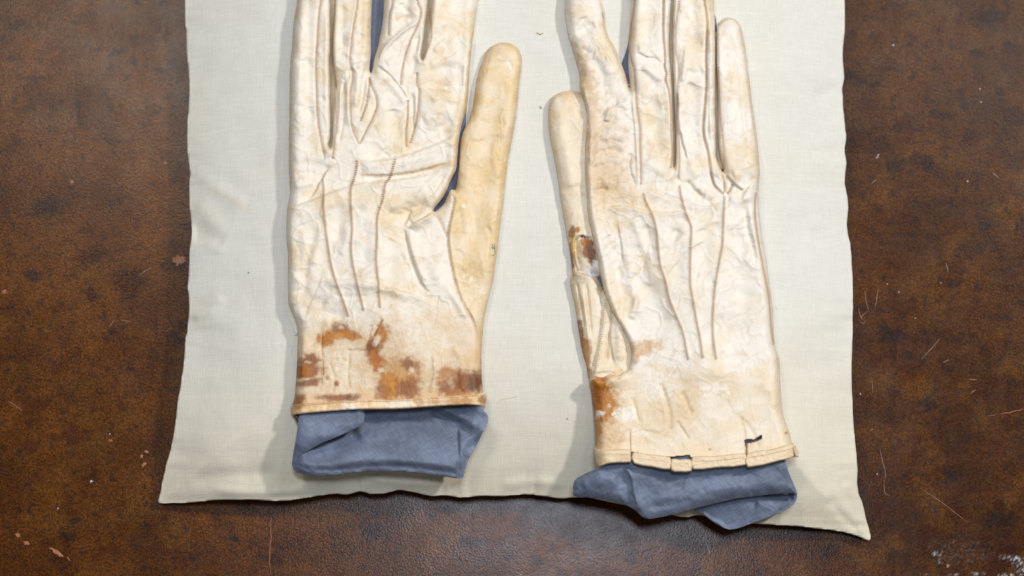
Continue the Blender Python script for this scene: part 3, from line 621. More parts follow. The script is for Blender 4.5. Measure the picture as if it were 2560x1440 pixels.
def A_c(U, V, d, Z):
    C = np.zeros(U.shape + (3,)) + WHT; C = mottle(C, U, V, 3)
    w = np.zeros(U.shape)
    # the thumb is cut from a yellower skin
    tp = [(1127,470),(1137,497),(1131,527),(1121,573),(1120,613),(1130,673),(1143,723),(1160,763),(1180,797),(1200,850),(1260,850),(1330,400),(1330,80),(1180,80),(1143,430)]
    di = sdf(U, V, np.array(tp, float)); w = (.85 * ss(-1.5, 2, di) * (.72 + .4 * fbm(U / 60., V / 60., 3, 71)))[..., None]
    C = C * (1 - w) + np.array([.70, .50, .24]) * w
    edge = ss(16, 0, d) * ss(-.5, .5, fbm(U / 30., V / 30., 3, 12)); right = ss(1050, 1140, U)
    w = (edge * (.25 + .4 * right))[..., None]; C = C * (1 - w) + OCH * w
    for x, y, a, b, g, c, k in [(912,55,14,70,4,OCH,.5),(1180,672,26,22,0,OCH,.7),(1222,130,34,12,0,TAN,.35),(1150,300,18,60,10,TAN,.3),(770,755,46,22,25,TAN,.35),(1075,420,70,9,-10,OCH,.4),(1130,405,14,16,0,TAN,.5),(905,505,26,20,0,TAN,.25),(1100,200,50,14,0,TAN,.2),(1060,810,170,36,0,TAN,.28),
                     (1150,540,16,80,8,OCH,.3),(1250,430,12,80,0,OCH,.3),(800,120,40,60,0,CRM,.3),(1180,760,40,70,0,CRM,.4)]:
        stain(C, U, V, x, y, a, b, g, c, k, .6, int(x + y), .6)
    # stained cuff
    w = (ss(795, 850, V + 20 * fbm(U / 50., V / 50., 3, 4)) * (.45 + .45 * ss(-.4, .5, fbm(U / 70., V / 50., 4, 17))))[..., None]; C = C * (1 - w) + np.array([.66, .48, .28]) * w
    w = (ss(960, 1005, V) * .6)[..., None]; C = C * (1 - w) + np.array([.62, .36, .16]) * w
    w = (ss(1060, 1200, U) * ss(800, 900, V) * .4)[..., None]; C = C * (1 - w) + np.array([.66, .42, .20]) * w
    stain(C, U, V, 830, 905, 60, 46, 0, np.array([.74, .63, .47]), .75, .5, 2, .8); stain(C, U, V, 1040, 850, 80, 40, 0, PALE_, .35, .5, 4, .6)
    S_ = [(845,835,62,34,0,TAN,.5),(955,880,60,70,0,TAN,.5),(1001,948,66,66,0,TAN,.55),(775,935,58,60,0,TAN,.5),(1150,950,76,52,0,TAN,.6),
          (817,847,24,16,-20,ORG,.95),(851,822,21,14,0,RST,.85),(876,838,24,11,10,ORG,.95),(845,838,26,9,0,AMB,.7),(853,818,7,5,0,CRM,.5),
          (955,838,16,22,10,ORG,.95),(934,872,19,24,0,RST,.98),(932,866,10,14,0,DBR,.6),(938,899,15,26,-10,ORG,.95),(957,915,22,18,20,ORG,.9),(944,850,7,14,35,FLK,.75),(924,812,9,26,10,GRY,.5),
          (1001,950,46,44,0,ORG,.85),(992,926,32,22,0,TAN,.85),(1000,938,26,30,0,AMB,.45),(972,966,22,34,0,AMB,.95),(958,978,18,20,0,RST,.6),(1018,972,26,22,0,RST,.8),(1024,911,20,13,20,RST,.8),(1028,925,6,6,0,FLK,.75),(955,925,9,6,0,FLK,.75),(975,945,9,9,0,AMB,.6),
          (777,898,20,13,0,RST,.9),(768,925,36,24,0,RST,.92),(762,930,24,18,0,ORG,.6),(768,905,9,3,10,FLK,.5),(755,951,20,5,-5,FLK,.7),(785,957,26,9,-12,RST,.85),(754,962,18,8,0,RST,.6),(820,948,20,9,-30,FLK,.7),(842,959,6,6,0,RST,.85),(819,944,5,6,0,RST,.6),(770,973,40,7,0,FLK,.5),
          (748,1000,15,14,0,RST,.8),(852,994,44,8,-2,RST,.85),(880,996,14,8,0,DBR,.6),(812,993,24,5,0,RST,.6),(870,975,16,6,0,FLK,.6),
          (1128,952,34,32,0,ORG,.75),(1120,968,22,20,0,RST,.8),(1130,946,15,22,0,np.array([.52,.33,.19]),.8),(1170,955,38,24,0,RST,.92),(1190,958,20,24,0,DBR,.75),(1150,985,30,7,0,ORG,.7),(1120,930,22,8,0,ORG,.6),(1138,906,18,12,20,FLK,.75),(1105,880,8,22,-20,FLK,.5),(1208,980,8,12,0,FLK,.7),
          (1083,900,4,50,2,FLK,.6),(1085,870,22,5,0,FLK,.6)]
    for i, (x, y, a, b, g, c, k) in enumerate(S_): stain(C, U, V, x, y, a * 1.06, b * 1.10, g, c, k, .46, i, .42)
    for p in A_lines.values(): streak(C, U, V, p, 4.6, (.52, .36, .21), .30, 3)
    for k, p in A_seams.items(): streak(C, U, V, p, 4.0, (.52, .35, .20), .30, 3)
    for p, w, c, k in [([(958,797),(945,820),(935,842)],2.4,RST,.8),([(805,815),(803,860),(806,920)],1.6,TAN,.8),([(875,880),(870,930),(874,980)],1.6,TAN,.7),([(865,875),(890,875),(918,878)],1.6,ORG,.6),([(722,520),(800,492),(905,458),(1030,444)],2,TAN,.4),([(895,436),(1000,434),(1100,412),(1140,398)],3,OCH,.6),([(830,412),(800,455),(775,496)],2,TAN,.7),([(1088,526),(1040,556),(1018,567)],3,OCH,.6),([(1012,566),(1026,630),(1058,712),(1078,732)],2.2,OCH,.6),([(1141,400),(1144,353),(1167,267)],6,TAN,.5),
                       ([(970,535),(1020,530),(1060,522)],3,OCH,.5),([(840,165),(880,175),(925,150)],2.5,OCH,.6),([(1060,222),(1130,232),(1150,262)],2.5,OCH,.6),([(1175,320),(1215,305),(1270,310)],2.5,OCH,.5),([(1148,417),(1142,465)],4,AMB,.6),([(1160,333),(1150,400)],5,OCH,.5),([(1208,820),(1204,900),(1206,990)],5,RST,.6),([(741,830),(741,933),(736,1010)],4,RST,.6)]:
        streak(C, U, V, p, w, c, k, 6, .7)
    for f in A_cr[::2]: streak(C, U, V, f[1], 2.0, OCH * .95, .22, 4)
    for x, y in [(1272,160),(1277,170),(1268,152),(1160,690),(1178,697),(1115,220),(1160,515)]: stain(C, U, V, x, y, 4, 5, 0, PALE_, .9, .4, int(x), .5)
    return np.clip(C, 0, .9)
def under(u, v, z): return np.maximum(z - np.maximum(CZ(u, v) - .5, 12), 1.0)
gA = empty('glove', tuple(P(970, 560, .034)), 'left white kid glove, its open cuff blotched with orange brown rust stains', 'glove')
sA = Sheet(A_poly, A_h, A_c, 2.0, rough=.5)
A_regions = [('thumb', [(1100,532),(1117,590),(1120,613),(1130,673),(1143,723),(1160,763),(1180,797),(1215,850),(1340,500),(1340,60),(1190,60),(1120,440),(1088,525)]),
 ('finger', [(700,-200),(827,-200),(829,120),(827,250),(825,372),(815,400),(700,392)]), ('finger', [(829,-200),(950,-200),(943,60),(928,180),(942,267),(899,362),(860,380),(827,378),(831,180)]),
 ('finger', [(950,-250),(1077,-250),(1070,40),(1055,147),(1040,180),(1046,270),(1022,372),(990,390),(900,362),(942,267),(928,180),(943,60)]), ('finger', [(1077,-250),(1240,-250),(1190,60),(1143,360),(1023,385),(1022,372),(1046,270),(1040,180),(1056,147),(1070,40)]),
 ('cuff', [(680,812),(760,800),(870,806),(960,806),(1060,806),(1240,818),(1240,1100),(680,1100)])]
sA.build(LEATHER, gA, 'hand_panel', A_regions, skirt=(under, 9), prof=4)
for k, p in A_lines.items(): stitches(sA, p, gA, THREAD, 'raised_seam', 5.8, 8.6, 2.9, 1.8, .10, .4)
for k, p in A_seams.items(): stitches(sA, p, gA, THREAD if k not in ('s12', 's13') else PALE, 'seam', 4.9, 6.8 if k not in ('s13',) else 9, 1.9, 1.3)
edgeL = [(750,-50),(747,0),(737,67),(734,117),(729,167),(727,300),(726,367),(727,433),(728,478)]
stitches(sA, edgeL, gA, PALE, 'edge_seam', 5, 8, 2.2, .6)
stitches(sA, [(1215,134),(1229,121),(1248,111),(1270,111),(1288,120),(1297,135),(1300,160),(1294,217),(1287,290),(1277,350),(1270,385)], gA, PALE, 'edge_seam', 5, 8, 2.2, .6)
for i, p in enumerate([[(1230,611),(1233,617),(1236,623)], [(1235,610),(1237,622),(1238,634)], [(1229,640),(1233,638),(1237,636)], [(1228,618),(1232,622)]]):
    strip('ink_mark', p, 2.0, INK, .00012, gA, i, sA.z)

def fourchette(par, pts, w, z, sd):
    p = catmull(pts, 3, False); t = np.gradient(p, axis=0); t /= np.hypot(*t.T)[:, None]; n = np.stack([-t[:, 1], t[:, 0]], -1); pg = np.concatenate([p + n * w, (p - n * w)[::-1]])
    Sheet([tuple(q) for q in pg], lambda U, V, d: BASE + z + .6 * fbm(U / 12., V / 30., 2, sd) - .6 * np.clip(d / w, 0, 1), lambda U, V, d, Z: mottle(np.zeros(U.shape + (3,)) + CRM, U, V, sd) * .8, 3.0, n=1).build(LEATHER, par, 'fourchette', skirt=(1, .5), prof=1)  # same leather toned down, painting in the shade of the finger slots
for i, sl in enumerate(A_slots): fourchette(gA, sl, 11, 4.2, i)
# turned hem of the cuff
def hem_sheet(poly, zfun, cfun, rough=.35): return Sheet(poly, lambda U, V, d: zfun(U, V) + 1.5 * (1 - (1 - np.clip(d / 5., 0, 1)) ** 2) ** .5 + .22 * fbm(U / 14., V / 9., 3, 6), cfun, 1.6, rough=rough, n=2)
hemA = [(735,1012),(802,1006),(894,1001),(985,999),(1077,993),(1169,987),(1200,984),(1211,980),(1216,990),(1214,1012),(1208,1016),(1169,1012),(1077,1017),(985,1023),(894,1024),(802,1030),(745,1036),(729,1037),(727,1024)]
def hemA_c(U, V, d, Z):
    C = np.zeros(U.shape + (3,)) + np.array([.66, .43, .22]); w = ss(-.1, .35, fbm(U / 28., V / 60., 3, 91))[..., None]; C = C * (1 - .75 * w) + np.array([.84, .66, .43]) * .75 * w
    for x, y, a, b, c, k in [(745,1015,16,8,RST,.5),(840,1008,30,6,TAN,.5),(880,1018,9,9,PALE_,.8),(1000,1010,40,9,PALE_,.5),(1080,1005,40,5,RST,.35),(1150,1002,28,9,ORG,.5),(1205,1000,10,12,RST,.6),(860,1015,8,8,PALE_,.6)]: stain(C, U, V, x, y, a, b, 0, c, k, .4, int(x), .5)
    return C
zA_edge = lambda U, V: BASE + inflate(np.clip(np.minimum(U - 728, 1214 - U), 0, 400), 42, 12.5, 3.0) - .3
hs = hem_sheet(hemA, zA_edge, hemA_c); hs.build(LEATHER, gA, 'hem', skirt=(2.2, .5), prof=2)
stitches(hs, [(737,1016),(802,1010),(894,1005),(985,1003),(1077,997),(1169,991),(1205,988)], gA, HEMTHREAD, 'hem_seam', 5.2, 1.6, 4.0, 0, .05, .3, .3, zf=lambda u, v: hs.z(u, v))
# the under layer of the open cuff shows at its left end
ul = Sheet([(737,1034),(760,1030),(800,1024),(1000,1014),(1000,1000),(760,1004),(748,1010)], lambda U, V, d: BASE + 2.0 + 0 * U + .3 * fbm(U / 9., V / 9., 2, 3), lambda U, V, d, Z: np.zeros(U.shape + (3,)) + np.array([.40, .24, .12]), 3.0)
ul.build(LEATHER, gA, 'cuff_underside', skirt=(1.2, .3), prof=1)
t_ = Sheet([(736,1034),(748,1034),(750,1046),(744,1055),(738,1048)], lambda U, V, d: BASE + 5 + 1.2 * fbm(U / 5., V / 5., 2, 8), lambda U, V, d, Z: np.zeros(U.shape + (3,)) + np.where((U + V * .5 + 6 * noise(U / 4, V / 4, 3)) % 9 > 4, .03, .45)[..., None] * np.array([1, .85, .6]), 1.6)
t_.build(LEATHER, gA, 'torn_corner', skirt=(1, .3), prof=1)

# ================================================================== GLOVE B (right in the photo)
B_poly = [(1418,-40),(1413,0),(1414,43),(1420,83),(1433,127),(1447,177),(1453,227),(1463,267),(1467,310),(1463,367),(1462,417),(1465,470),(1470,537),(1478,580),(1487,620),(1497,660),(1503,697),(1513,737),(1530,780),(1547,810),(1563,837),(1575,863),(1577,895),(1571,922),(1558,930),(1545,938),(1525,935),(1505,944),(1490,940),(1475,948),(1479,988),(1485,1044),(1489,1100),(1488,1130),
 (1530,1130),(1574,1131),(1600,1136),(1640,1142),(1680,1144),(1700,1142),(1727,1146),(1793,1146),(1864,1140),(1920,1130),(1982,1115),(1969,1070),(1956,1025),(1952,969),(1950,920),(1946,888),(1938,866),(1935,837),(1932,770),(1925,720),(1917,653),(1903,570),(1897,487),(1900,430),(1899,417),(1895,367),(1887,300),(1880,250),(1870,167),(1863,117),(1853,67),(1840,49),(1822,43),(1803,50),(1794,68),(1792,100),(1792,167),(1794,217),(1796,300),(1797,360),(1803,400),(1810,430),
 (1800,420),(1791,395),(1789,367),(1788,300),(1787,267),(1788,150),(1787,67),(1785,0),(1783,-70),(1770,-110),(1735,-120),(1705,-100),(1690,-50),(1685,0),(1683,50),(1682,100),(1683,140),(1684,200),(1688,300),(1690,370),(1687,415),
 (1683,413),(1684,370),(1682,300),(1678,200),(1673,140),(1672,100),(1674,50),(1677,0),(1678,-80),(1665,-150),(1630,-170),(1595,-150),(1580,-80),(1578,0),(1575,67),(1572,117),(1571,173),(1576,224),
 (1572,217),(1563,183),(1550,153),(1537,117),(1522,93),(1513,63),(1512,33),(1503,0),(1490,-50),(1465,-80),(1435,-70)]
B_inf = list(B_poly); i0 = B_inf.index((1488,1130)); i1 = B_inf.index((1982,1115)); B_inf = B_inf[:i0] + [(1492,1180),(1500,1400),(2060,1400)] + B_inf[i1:]
B_lines = {
 'p1': [(1608,483),(1617,510),(1630,537),(1640,570),(1645,620),(1650,663),(1663,703),(1673,747),(1690,790),(1707,833),(1721,902)],
 'p2': [(1698,463),(1707,510),(1717,540),(1728,570),(1726,620),(1725,703),(1730,737),(1740,797),(1750,850),(1757,897)],
 'p3': [(1811,490),(1808,553),(1806,610),(1797,660),(1788,713),(1782,780),(1782,837),(1791,904)]}
B_seams = {
 't1': [(1590,-90),(1587,0),(1578,67),(1575,133),(1585,173),(1588,217),(1593,267),(1600,317),(1601,367),(1603,462)],
 't2': [(1660,-90),(1658,0),(1658,83),(1663,140),(1661,167),(1667,183),(1663,200),(1672,227),(1678,283),(1678,333),(1681,380),(1676,425)],
 't3': [(1702,-60),(1698,0),(1690,67),(1690,127),(1697,167),(1694,230),(1692,300),(1698,367),(1697,450)],
 't4': [(1760,-70),(1761,0),(1768,50),(1765,133),(1765,217),(1760,283),(1758,333),(1770,383),(1778,440),(1788,467),(1812,487)],
 't5': [(1795,167),(1798,233),(1802,300),(1808,367),(1812,428)],
 't6': [(1832,460),(1826,475),(1815,487)],
 't7': [(1807,436),(1810,455),(1812,482)],
 't8': [(1890,480),(1887,527),(1892,577),(1900,627),(1910,680),(1920,730),(1925,780),(1928,820),(1935,868)]}
B_folds = [
 ('s', [(1603,466),(1640,484),(1690,502),(1740,514),(1790,512),(1830,500)], 20, 1.4, 14), ('r', [(1715,450),(1735,475),(1760,497)], 6, -1.0), ('r', [(1730,460),(1760,480),(1790,495)], 9, .9),
 ('s', [(1512,525),(1540,514),(1580,518),(1620,527),(1665,531),(1710,528),(1750,545)], 26, 2.2, 16), ('s', [(1500,540),(1512,560),(1530,590)], 14, 1.3, 10),
 ('s', [(1543,555),(1550,590),(1556,630),(1558,662)], 26, -.8, 18), ('r', [(1525,560),(1532,610),(1545,660)], 12, .9), ('r', [(1600,632),(1606,655),(1595,685),(1570,708)], 10, -.8), ('r', [(1598,630),(1598,660),(1585,690)], 9, .9),
 ('r', [(1594,735),(1585,770),(1575,800)], 9, 1.4), ('r', [(1560,740),(1552,770),(1555,800)], 8, -.8), ('s', [(1660,700),(1690,660),(1715,630),(1765,600)], 24, -.8, 18), ('r', [(1655,640),(1680,600),(1700,570)], 10, -1.0), ('r', [(1665,620),(1700,600),(1720,575)], 8, .8),
 ('r', [(1860,500),(1866,560),(1882,620),(1892,670)], 8, -1.0), ('r', [(1875,520),(1890,600),(1905,660)], 7, .7), ('r', [(1730,590),(1770,570),(1800,560)], 10, -.8), ('r', [(1610,560),(1625,600),(1635,640)], 14, -1.0), ('r', [(1580,545),(1600,590),(1612,640)], 10, .8),
 ('s', [(1812,434),(1828,450),(1845,468),(1862,476)], 20, -1.6, 12), ('s', [(1893,440),(1878,462),(1862,480),(1852,505)], 20, -1.1, 14), ('r', [(1870,400),(1850,430),(1830,440)], 16, 1.2), ('r', [(1820,500),(1850,500),(1885,485)], 12, 1.0),
 ('r', [(1500,440),(1502,480),(1508,520)], 7, -.9), ('r', [(1480,480),(1495,475),(1520,470)], 6, -.8), ('r', [(1475,500),(1490,560),(1510,640),(1530,720)], 15, 1.0), ('r', [(1620,700),(1640,760),(1660,820)], 20, -.8), ('r', [(1690,720),(1680,760),(1690,800)], 12, .5), ('r', [(1740,760),(1770,740),(1785,700)], 10, -.5),
 ('r', [(1820,600),(1850,640),(1880,650)], 16, .7), ('r', [(1830,720),(1870,740),(1910,745)], 14, -.5), ('r', [(1575,870),(1600,850),(1640,850)], 12, .6),
 # cuff
 ('r', [(1650,950),(1665,1000),(1675,1040),(1670,1080)], 6, -.7), ('r', [(1705,975),(1718,1010),(1730,1040)], 6, -.7), ('r', [(1580,990),(1590,1030),(1600,1060)], 5, -.5), ('r', [(1840,1030),(1880,1080),(1900,1130)], 6, -.5), ('r', [(1690,1050),(1710,1080),(1725,1100)], 4, -.6), ('s', [(1576,1070),(1576,1100),(1577,1130)], 6, -.8, 5), ('r', [(1850,1040),(1860,1070),(1863,1100)], 3, -.5), ('g', [(1865,1108),(1866,1128),(1866,1142)], 2.2, -1.4), ('r', [(1600,1070),(1640,1085),(1690,1065)], 5, -.5), ('r', [(1700,950),(1760,930),(1830,940)], 18, .6), ('r', [(1900,950),(1930,985),(1945,1020)], 14, .5),
 # index
 ('s', [(1482,70),(1490,95),(1510,125),(1535,165)], 12, 1.5, 9), ('r', [(1440,90),(1465,70),(1490,62)], 9, -.8), ('r', [(1470,110),(1500,150),(1530,190)], 12, .9), ('s', [(1570,250),(1540,262),(1515,275),(1505,290)], 18, -.9, 12), ('r', [(1525,270),(1520,290),(1515,305)], 7, 1.4), ('r', [(1540,258),(1560,262),(1570,275)], 8, .9), ('r', [(1450,120),(1470,130),(1490,135)], 8, -.7), ('r', [(1480,360),(1510,320),(1545,290)], 7, -.9), ('r', [(1480,390),(1520,375),(1560,380)], 8, -.9), ('r', [(1500,350),(1530,340),(1565,350)], 9, .8), ('r', [(1490,420),(1530,410),(1560,430)], 7, -.7), ('r', [(1540,430),(1535,470),(1500,475)], 6, -.9), ('r', [(1578,380),(1572,420),(1590,470)], 5, -1.2), ('r', [(1468,300),(1480,350),(1476,420)], 10, .8), ('r', [(1540,190),(1548,230),(1530,255)], 9, -.6),
 ('r', [(1455,170),(1480,180),(1500,210)], 10, .6),
 # middle
 ('s', [(1590,128),(1615,140),(1640,145),(1660,160)], 22, -.8, 14), ('r', [(1592,118),(1620,120),(1650,135)], 11, 1.0), ('r', [(1590,170),(1620,195),(1645,225)], 10, -.7), ('r', [(1605,165),(1635,185),(1655,205)], 8, 1.0), ('r', [(1600,240),(1635,240),(1665,260)], 14, .7), ('r', [(1610,300),(1640,310),(1670,300)], 12, -.5), ('r', [(1612,400),(1640,420),(1665,440)], 12, .7), ('r', [(1665,150),(1676,210),(1672,180)], 5, .8), ('r', [(1580,240),(1590,330),(1594,430)], 4, .9),
 # ring
 ('s', [(1694,250),(1702,270),(1702,330),(1708,360),(1722,410)], 18, -1.2, 12), ('r', [(1698,225),(1698,280),(1700,340)], 5, 1.9), ('r', [(1715,110),(1712,160),(1705,210)], 7, 1.3), ('r', [(1720,170),(1735,185),(1760,180)], 9, -.9), ('r', [(1700,105),(1740,112),(1760,108)], 7, -.8), ('r', [(1725,200),(1720,260),(1715,310)], 12, -.9), ('r', [(1778,20),(1779,100),(1778,190),(1776,300),(1780,380)], 5, 1.0), ('r', [(1720,400),(1735,430),(1750,440)], 12, .9), ('r', [(1690,440),(1705,455),(1725,460)], 8, -.8), ('r', [(1770,240),(1782,220),(1785,240)], 5, -.8),
 # pinky
 ('r', [(1820,120),(1824,220),(1840,320)], 22, .7), ('r', [(1860,200),(1868,280),(1872,350)], 8, -.8), ('r', [(1825,320),(1850,330),(1885,330)], 10, .6), ('r', [(1815,350),(1850,360),(1890,362)], 8, -.6), ('r', [(1815,260),(1822,230),(1835,220)], 8, -.5)]
B_folds += [('r', [(1625,-60),(1620,60),(1622,130)], 18, -1.3), ('r', [(1632,220),(1638,300),(1640,400)], 20, -1.3), ('r', [(1732,-40),(1732,60),(1730,120)], 18, -1.4), ('r', [(1738,200),(1735,300),(1745,380)], 16, -1.4), ('r', [(1830,90),(1838,200),(1850,300),(1852,380)], 18, -1.1), ('r', [(1490,140),(1510,210),(1525,260)], 16, -1.1), ('r', [(1455,40),(1470,90)], 16, -1.0), ('r', [(1590,600),(1610,680),(1630,760)], 26, -1.2), ('r', [(1680,560),(1690,640),(1700,720)], 18, -1.0), ('r', [(1765,560),(1760,640),(1755,720)], 20, -1.0), ('r', [(1850,560),(1855,680),(1860,800)], 26, -1.1), ('r', [(1535,600),(1545,680),(1560,760)], 15, -1.0), ('r', [(1570,620),(1580,700),(1600,800)], 12, 1.1)]
for k, p in B_lines.items(): B_folds += [('g', p, 5.0, .55), ('g', p, 2.0, -.25)]
for k, p in B_seams.items(): B_folds += [('g', p, 5.0, -.65)]
for k, s_ in (('t1', -6), ('t3', -6), ('t4', 6), ('t5', -5), ('t2', 6)): B_folds += [('g', [(x + s_, y) for x, y in B_seams[k]], 4.0, .55)]
B_slots = [[(1681,-40),(1678,70),(1679,160),(1684,300),(1687,372),(1685,415)], [(1789,80),(1790,167),(1790,260),(1792,340),(1800,425)]]
B_cr = (creases([(1500,560),(1900,500),(1930,880),(1600,900),(1540,760)], 60, 95, 45, 60, 3.4, .42, 21) + creases([(1500,560),(1900,500),(1930,880),(1600,900)], 26, 150, 30, 100, 6, .6, 22) + creases([(1468,300),(1585,300),(1600,520),(1480,540)], 70, 70, 60, 38, 2.4, .42, 23) + creases([(1430,60),(1520,100),(1580,300),(1465,300)], 30, 50, 40, 46, 3, .4, 24)
  + creases([(1585,0),(1665,0),(1680,420),(1610,450)], 32, 30, 50, 44, 3.2, .34, 25) + creases([(1695,0),(1780,0),(1785,400),(1710,430)], 32, 60, 45, 44, 3.2, .36, 26) + creases([(1800,80),(1855,80),(1890,430),(1820,430)], 26, 30, 50, 44, 3.2, .30, 27) + creases([(1490,960),(1960,940),(1970,1110),(1500,1110)], 40, 65, 30, 70, 3, .26, 28) + creases([(1600,455),(1880,455),(1860,520),(1620,520)], 20, 20, 40, 60, 4, .5, 29))
def B_h(U, V, d):
    q = sdf(U, V, catmull(B_inf, 2)); q = np.maximum(np.where(d <= 0, np.minimum(q, 0.0), q), 0)
    z = BASE + inflate(q, 29, 10.8)
    z = z + 3.0 * ss(60, 220, q) * ss(430, 560, V) * ss(1050, 850, V)
    e, _, _ = seg_dist(U, V, np.array([(1455,225),(1467,310),(1462,417),(1470,537),(1497,660),(1513,737),(1547,810),(1575,863),(1577,895),(1545,940),(1475,950)], float), False)
    z = z + 4.2 * np.exp(-(e / 20.) ** 2) * ss(1700, 1560, U)
    soft = ss(0, 14, q); soft = np.maximum(soft, .5 * np.exp(-(e / 20.) ** 2))
    rel = crumple(U, V, .66, 22) * ss(940, 860, V) + crumple(U, V, .34, 29) * ss(860, 940, V)
    rel = rel + .35 * crumple(U, V, 1, 35) * ss(1600, 1520, U) * ss(560, 420, V)
    rel = add_folds(rel, U, V, B_folds + B_cr)
    for sl in B_slots:
        e, _, _ = seg_dist(U, V, np.array(sl, float), False); z = z + 4.6 * np.exp(-(e / 15.) ** 2)
    return z + rel * soft
def B_c(U, V, d, Z):
    C = np.zeros(U.shape + (3,)) + WHT * np.array([.985, 1.0, 1.03]); C = mottle(C, U, V, 103)
    w = (.45 * ss(1540, 1620, U) * ss(500, 600, V) * ss(900, 800, V))[..., None]; C = C * (1 - w) + np.array([.72, .66, .57]) * w
    edge = ss(14, 0, d) * ss(-.4, .5, fbm(U / 30., V / 30., 3, 112)); w = (edge * .35)[..., None]; C = C * (1 - w) + TAN * w
    DT = np.array([.46, .30, .15])
    for x, y, a, b, g, c, k in [(1500,400,70,150,-8,TAN,.5),(1450,130,16,34,-20,DT,.55),(1465,190,20,50,-15,DT,.6),(1475,250,18,36,-8,DT,.4),(1480,330,20,50,0,DT,.3),(1520,450,50,50,0,TAN,.4),(1500,520,40,40,0,CRM,.5),(1440,20,18,40,0,DT,.3),(1880,270,12,60,-5,GRY,.5),(1740,270,24,50,0,GRY,.4),(1870,370,40,30,0,TAN,.25),(1600,210,20,30,0,TAN,.2),
                     (1760,40,20,60,0,CRM,.3),(1620,655,24,16,20,OCH,.3),(1640,640,20,20,0,PALE_,.5)]:
        stain(C, U, V, x, y, a, b, g, c, k, .7, int(x + y), .6)
    w = (ss(900, 980, V + 30 * fbm(U / 80., V / 80., 3, 4)) * (.40 + .35 * ss(-.4, .5, fbm(U / 90., V / 60., 4, 117))))[..., None]; C = C * (1 - w) + np.array([.71, .57, .38]) * w
    w = (ss(1640, 1480, U) * ss(900, 1000, V) * .5)[..., None]; C = C * (1 - w) + np.array([.74, .52, .29]) * w
    for i, (x, y, a, b, g, c, k) in enumerate([(1508,1000,40,80,0,TAN,.7),(1520,1090,36,50,0,TAN,.6),(1496,972,26,28,0,ORG,.9),(1503,1002,32,32,0,ORG,.9),(1498,990,14,30,0,RST,.6),(1508,1032,26,24,0,ORG,.85),(1492,1020,14,22,0,RST,.5),(1500,1032,12,6,0,PALE_,.9),(1494,1040,6,9,0,PALE_,.8),(1523,1014,4,5,0,PALE_,.9),(1488,1068,18,36,0,ORG,.7),(1496,955,20,18,0,ORG,.6),(1530,1010,24,40,0,AMB,.3),(1554,1100,10,8,0,ORG,.35),(1530,1095,14,10,0,TAN,.6),(1566,1036,26,15,0,PALE_,.85),(1605,1080,26,9,0,PALE_,.5),
                        (1610,868,46,20,-12,TAN,.6),(1600,880,26,12,-10,AMB,.35),(1625,862,18,9,0,AMB,.35),(1592,898,9,9,0,AMB,.5),(1700,960,60,40,30,TAN,.35),(1680,1040,60,50,0,TAN,.3),(1720,1010,20,30,-20,OCH,.35),(1790,975,30,20,0,PALE_,.6),(1640,960,40,40,0,PALE_,.4),(1804,982,12,7,0,TAN,.5),(1560,1150,60,20,0,TAN,.5),(1965,1082,4,4,0,RST,.6),(1774,1123,3,3,0,DBR,.6),(1890,1110,26,14,0,TAN,.3)]):
        stain(C, U, V, x, y, a, b, g, c, k, .4, i + 70, .65)
    for p in B_lines.values(): streak(C, U, V, p, 4.6, (.52, .36, .21), .30, 3)
    for p in B_seams.values(): streak(C, U, V, p, 4.0, (.52, .35, .20), .30, 3)
    for p, w, c, k in [([(1650,950),(1665,1000),(1675,1040),(1670,1080)],2.4,OCH,.7),([(1705,975),(1718,1010),(1730,1040)],3,OCH,.8),([(1580,990),(1595,1030),(1600,1060)],2,OCH,.6),([(1690,1050),(1710,1080),(1725,1100)],2,OCH,.7),([(1576,1080),(1577,1130)],1.8,RST,.7),([(1850,1040),(1860,1070),(1863,1100)],1.6,TAN,.9),([(1903,1088),(1898,1062),(1920,1045)],1.5,TAN,.9),([(1704,1103),(1712,1118),(1722,1135)],1.8,TAN,.9),([(1600,1070),(1640,1085),(1690,1065)],2.5,OCH,.5),([(1830,1110),(1862,1098)],1.5,TAN,.7),([(1910,1100),(1906,1130)],1.4,TAN,.7),([(1864,1106),(1866,1128),(1866,1146)],1.8,DBR,.95),
                       ([(1600,632),(1606,655),(1595,685),(1570,708)],2.2,OCH,.7),([(1543,555),(1550,590),(1558,662)],2,TAN,.6),([(1812,434),(1845,468),(1862,476)],2.6,OCH,.7),([(1893,440),(1862,480),(1852,505)],2.2,OCH,.6),([(1480,360),(1510,320),(1545,290)],2,OCH,.6),([(1480,390),(1520,375),(1560,380)],2,OCH,.6),([(1540,430),(1535,470),(1500,475)],2,OCH,.7),([(1500,440),(1502,480),(1512,540)],2,OCH,.7),([(1603,466),(1690,502),(1760,512)],2.4,TAN,.5),([(1482,70),(1490,95),(1535,165)],2,TAN,.5),([(1660,700),(1690,660),(1765,600)],3,TAN,.3),([(1479,960),(1485,1044),(1489,1130)],9,ORG,.75),([(1427,600),(1431,650),(1434,690)],5,RST,.6),([(1570,250),(1540,262),(1505,290)],2,TAN,.5)]:
        streak(C, U, V, p, w, c, k, 6, .7)
    for f in B_cr[::2]: streak(C, U, V, f[1], 2.0, TAN, .2, 4)
    for x, y in [(1415,60),(1426,92),(1445,175),(1467,290),(1468,318),(1453,235)]: stain(C, U, V, x, y, 3, 6, 0, PALE_, .9, .4, int(x), .6)
    return np.clip(C, 0, .9)
B_holes = [[(1862,1101),(1872,1100),(1885,1101),(1895,1095),(1903,1089),(1904,1095),(1893,1101),(1880,1105),(1868,1107),(1864,1112)],
           [(1690,1141),(1704,1141),(1722,1140),(1726,1146),(1725,1156),(1690,1156)]]
